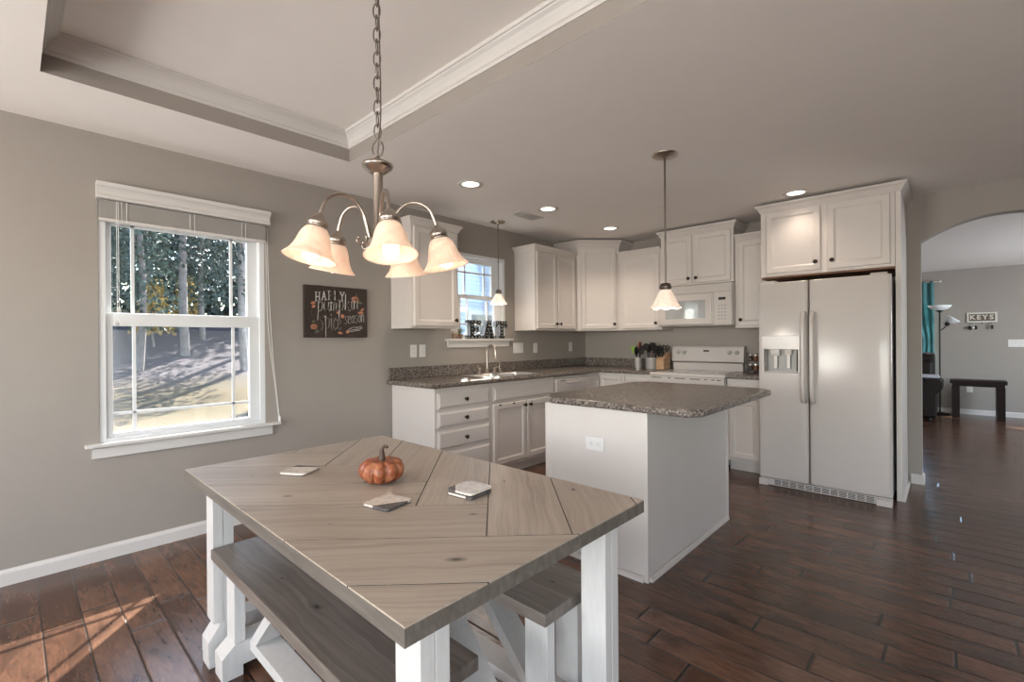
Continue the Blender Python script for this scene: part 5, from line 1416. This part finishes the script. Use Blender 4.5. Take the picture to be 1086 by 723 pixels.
# recliner sofa: only its right arm and back show
t = thing('recliner_sofa', 'dark brown leather recliner sofa partly hidden by the archway', 'sofa', (3.02, 9.75, 0))
def soft(x0, x1, y0, y1, z0, z1, b): 
    mb = MB(); mb.box(x0, x1, y0, y1, z0, z1, b); return mb
soft(-.72, .40, -.40, .42, .045, .30, .03).build('base', M['leather'], t)
soft(-.70, .24, -.44, .20, .302, .46, .05).build('seat_cushion', M['leather'], t)
mb = MB(); mb.prism([(.20, .30), (.44, .30), (.42, .58), (.30, .98), (.22, 1.02), (.12, .98), (.10, .60)], -.70, .40, 'x'); 
mb.box(-.69, .39, .05, .20, .50, .90, .05); bk = mb.build('backrest', M['leather'], t); bv = bk.modifiers.new('soft', 'BEVEL'); bv.width = .04; bv.segments = 3
mb = MB(); mb.prism([(.26, .06), (.42, .06), (.43, .42), (.50, .50), (.505, .58), (.45, .64), (.32, .64), (.25, .58), (.25, .48)], -.46, .30, 'y')
ar = mb.build('armrest', M['leather'], t); bv = ar.modifiers.new('soft', 'BEVEL'); bv.width = .025; bv.segments = 3
mb = MB()
for x in (-.64, .34):
    for y in (-.34, .34): mb.lathe([(.0001, 0), (.025, 0), (.030, .046), (.0001, .046)], (x, y, 0), 10)
mb.build('feet', M['black'], t)
t = thing('throw_blanket', 'pale folded throw lying over the sofa armrest', 'blanket', (3.38, 9.55, .642))
mb = MB(); mb.box(-.12, .10, -.12, .16, .0, .022, .01); mb.build('folded_layer', M['throw'], t); mb = MB(); mb.box(-.11, .09, -.11, .15, .0225, .040, .009); mb.build('folded_layer', M['throw'], t)

# ------------------------------------------------------------------ outdoors
def ground():
    tt = NT('dry_lawn_ground'); c = tt.coord()
    n = tt.noise(c, .35, 5, .6); m = tt.noise(c, 9, 4, .7); x, y, z = tt.sep(c)
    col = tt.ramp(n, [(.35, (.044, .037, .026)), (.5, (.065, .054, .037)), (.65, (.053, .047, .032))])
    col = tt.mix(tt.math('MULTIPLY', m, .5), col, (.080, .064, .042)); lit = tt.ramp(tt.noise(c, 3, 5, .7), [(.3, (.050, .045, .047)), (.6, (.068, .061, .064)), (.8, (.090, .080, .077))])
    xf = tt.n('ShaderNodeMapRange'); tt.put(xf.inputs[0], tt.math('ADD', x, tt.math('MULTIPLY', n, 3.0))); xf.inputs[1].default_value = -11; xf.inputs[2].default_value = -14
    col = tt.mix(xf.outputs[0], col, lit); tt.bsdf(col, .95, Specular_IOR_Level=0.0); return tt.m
def gz(x):
    k = min(1, max(0, (-x-9.5)/18)); return -.45+2.65*k*k*(3-2*k)
mb = MB(); xs = [-.14, -3, -6, -9]+[-9-i for i in range(1, 24)]+[-60]; vs = [(x, y, gz(x)) for x in xs for y in (-30, 50)]
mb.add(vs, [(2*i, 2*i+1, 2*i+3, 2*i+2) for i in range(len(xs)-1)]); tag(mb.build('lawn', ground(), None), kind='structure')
bark = plain('grey_pine_bark', (.16, .135, .12), .9, bump=.5, bscale=12, var=.3)
leafm = [plain('dark_pine_needles', (.034, .044, .034), .8, var=.4), plain('mid_pine_needles', (.058, .075, .052), .8, var=.4), plain('yellow_autumn_leaves', (.36, .23, .06), .8, var=.3)]
def tree_mesh(H, r, spread, zlo, n, kind, seed):
    rnd = random.Random(seed)
    tr = MB(); bend = rnd.uniform(-.25, .25)
    pts = [(bend*(k/6)**2, bend*.5*math.sin(k), H*k/6) for k in range(7)]; tr.tube(pts, [r*(1-.12*k) for k in range(7)], 8)
    for k in range(9):
        z = H*rnd.uniform(.25, .9); a = rnd.uniform(0, 2*PI); L = spread*rnd.uniform(.4, .9)
        tr.tube([(0, 0, z), (L*.5*math.cos(a), L*.5*math.sin(a), z+L*.18), (L*math.cos(a), L*math.sin(a), z+L*.22)], [r*.22, r*.15, r*.05], 5)
    fo = MB()
    for i in range(n):
        z = zlo+(H*1.03-zlo)*rnd.random(); k = (z-zlo)/(H-zlo); R_ = spread*(1-.65*k)*math.sqrt(rnd.random()); a = rnd.uniform(0, 2*PI)
        c = Vector((R_*math.cos(a), R_*math.sin(a), z)); s = rnd.uniform(.05, .12)
        q = Euler((rnd.uniform(0, PI), rnd.uniform(0, PI), rnd.uniform(0, PI))).to_matrix()
        fo.add([c+q @ Vector(v)*s for v in ((-1, -.35, 0), (.2, -.6, .15), (1, .1, 0), (.1, .55, -.1))], [(0, 1, 2, 3)])
    return tr, fo
protos = []
spec = [(11, .15, 1.25, 2.6, 2600, 0, 1), (9.5, .12, 1.25, 1.4, 2600, 1, 2), (12, .16, 1.15, 3.4, 2300, 0, 3), (2.6, .05, .8, .5, 900, 2, 4)]
labs = ['tall dark pine with a bare lower trunk', 'bushy mid-green pine', 'high-crowned straight pine', 'small yellow-leaved tree']
poss = [(-16.0, 2.9, 1), (-15.5, 5.9, 0), (-18.0, 4.6, 2), (-18.6, 7.3, 0), (-19.5, 2.2, 0), (-21.0, 5.9, 1), (-21.5, 3.6, 1), (-22.5, 8.2, 2), (-25.3, 6.9, 0), (-24.2, 2.4, 2), (-24.6, 4.6, 1), (-26.0, 9.6, 1), (-19.6, 3.9, 3), (-23.0, 5.7, 3), (-13.5, 1.3, 0)]
where = ['nearest the dining window', 'at the right edge of the front row', 'in the middle of the second row', 'at the right end of the second row', 'at the left of the view', 'in the third row', 'left of centre in the third row', 'deep in the wood at the right',
         'in the last row, right of centre', 'in the last row at the left', 'in the last row, left of centre', 'at the far right of the last row', 'among the far pines at the left', 'among the far pines at the right', 'at the left edge of the front row']
made = {}
for i, (x, y, k) in enumerate(poss):
    if k not in made:
        tr, fo = tree_mesh(*spec[k]); t = thing('tree', '', 'tree', (x, y, gz(x)-.03), 0)
        a = tr.build('trunk', bark, t); b = fo.build('foliage', leafm[spec[k][5]], t); made[k] = (t, a, b)
    else:
        t0, a, b = made[k]; t = t0.copy(); COL.objects.link(t); t.location = (x, y, gz(x)-.03); t.rotation_euler = (0, 0, i*1.7)
        for c_ in (a, b): q = c_.copy(); COL.objects.link(q); q.parent = t
    tag(t, labs[k]+' '+where[i], 'tree', 'trees outside the dining window')
# wood further off, as one dark mass of foliage
rnd = random.Random(11); mb = MB()
for i in range(16000):
    x = -28-rnd.random()*5; y = rnd.uniform(-4, 22); z = rnd.random()**1.1*9
    c = Vector((x, y, z+gz(x)+.6)); s = rnd.uniform(.12, .34); q = Euler((rnd.uniform(0, PI), rnd.uniform(0, PI), rnd.uniform(0, PI))).to_matrix()
    mb.add([c+q @ Vector(v)*s for v in ((-1, -.5, 0), (.2, -.7, .15), (1, .1, 0), (.1, .7, -.1))], [(0, 1, 2, 3)])
tag(mb.build('distant_wood_foliage', leafm[0]), 'dense distant wood foliage behind the pines outside the dining window', 'foliage', kind='stuff')
# neighbouring house
t = thing('neighbor_house', 'blue-sided neighbouring house seen through the sink window', 'house', (-7.0, 11.0, -.45))
def siding():
    tt = NT('blue_lap_siding'); c = tt.coord(); x, y, z = tt.sep(c)
    f = tt.math('FRACT', tt.math('DIVIDE', z, .13)); col = tt.ramp(f, [(0, (.12, .17, .25)), (.14, (.44, .55, .70)), (1, (.48, .59, .74))])
    tt.bsdf(col, .6, 0, tt.bump(f, .5, .02)); return tt.m
mb = MB(); mb.box(-5, 0, -4.5, 6, 0, 6.2); mb.build('wall', siding(), t)
mb = MB(); mb.prism([(-5.4, 6.2), (.4, 6.2), (-2.5, 8.6)], -4.9, 6.4, 'y'); mb.build('roof', plain('grey_shingle', (.16, .16, .17), .9), t)
for y0_ in (-3.6, -1.0, 2.0):
    mb = MB(); 
    for a, b, c, d in ((y0_-.62, y0_+.62, .9, 1.0), (y0_-.62, y0_+.62, 2.5, 2.62), (y0_-.62, y0_-.5, 1.0, 2.5), (y0_+.5, y0_+.62, 1.0, 2.5), (y0_-.5, y0_+.5, 1.72, 1.78)): mb.box(.001, .05, a, b, c, d)
    wn_ = mb.build('window', M['vinyl'], t)
    mb = MB(); mb.box(.002, .012, y0_-.5, y0_+.5, 1.0, 2.5); mb.build('pane', plain('dark_pane', (.05, .07, .09), .05), wn_)
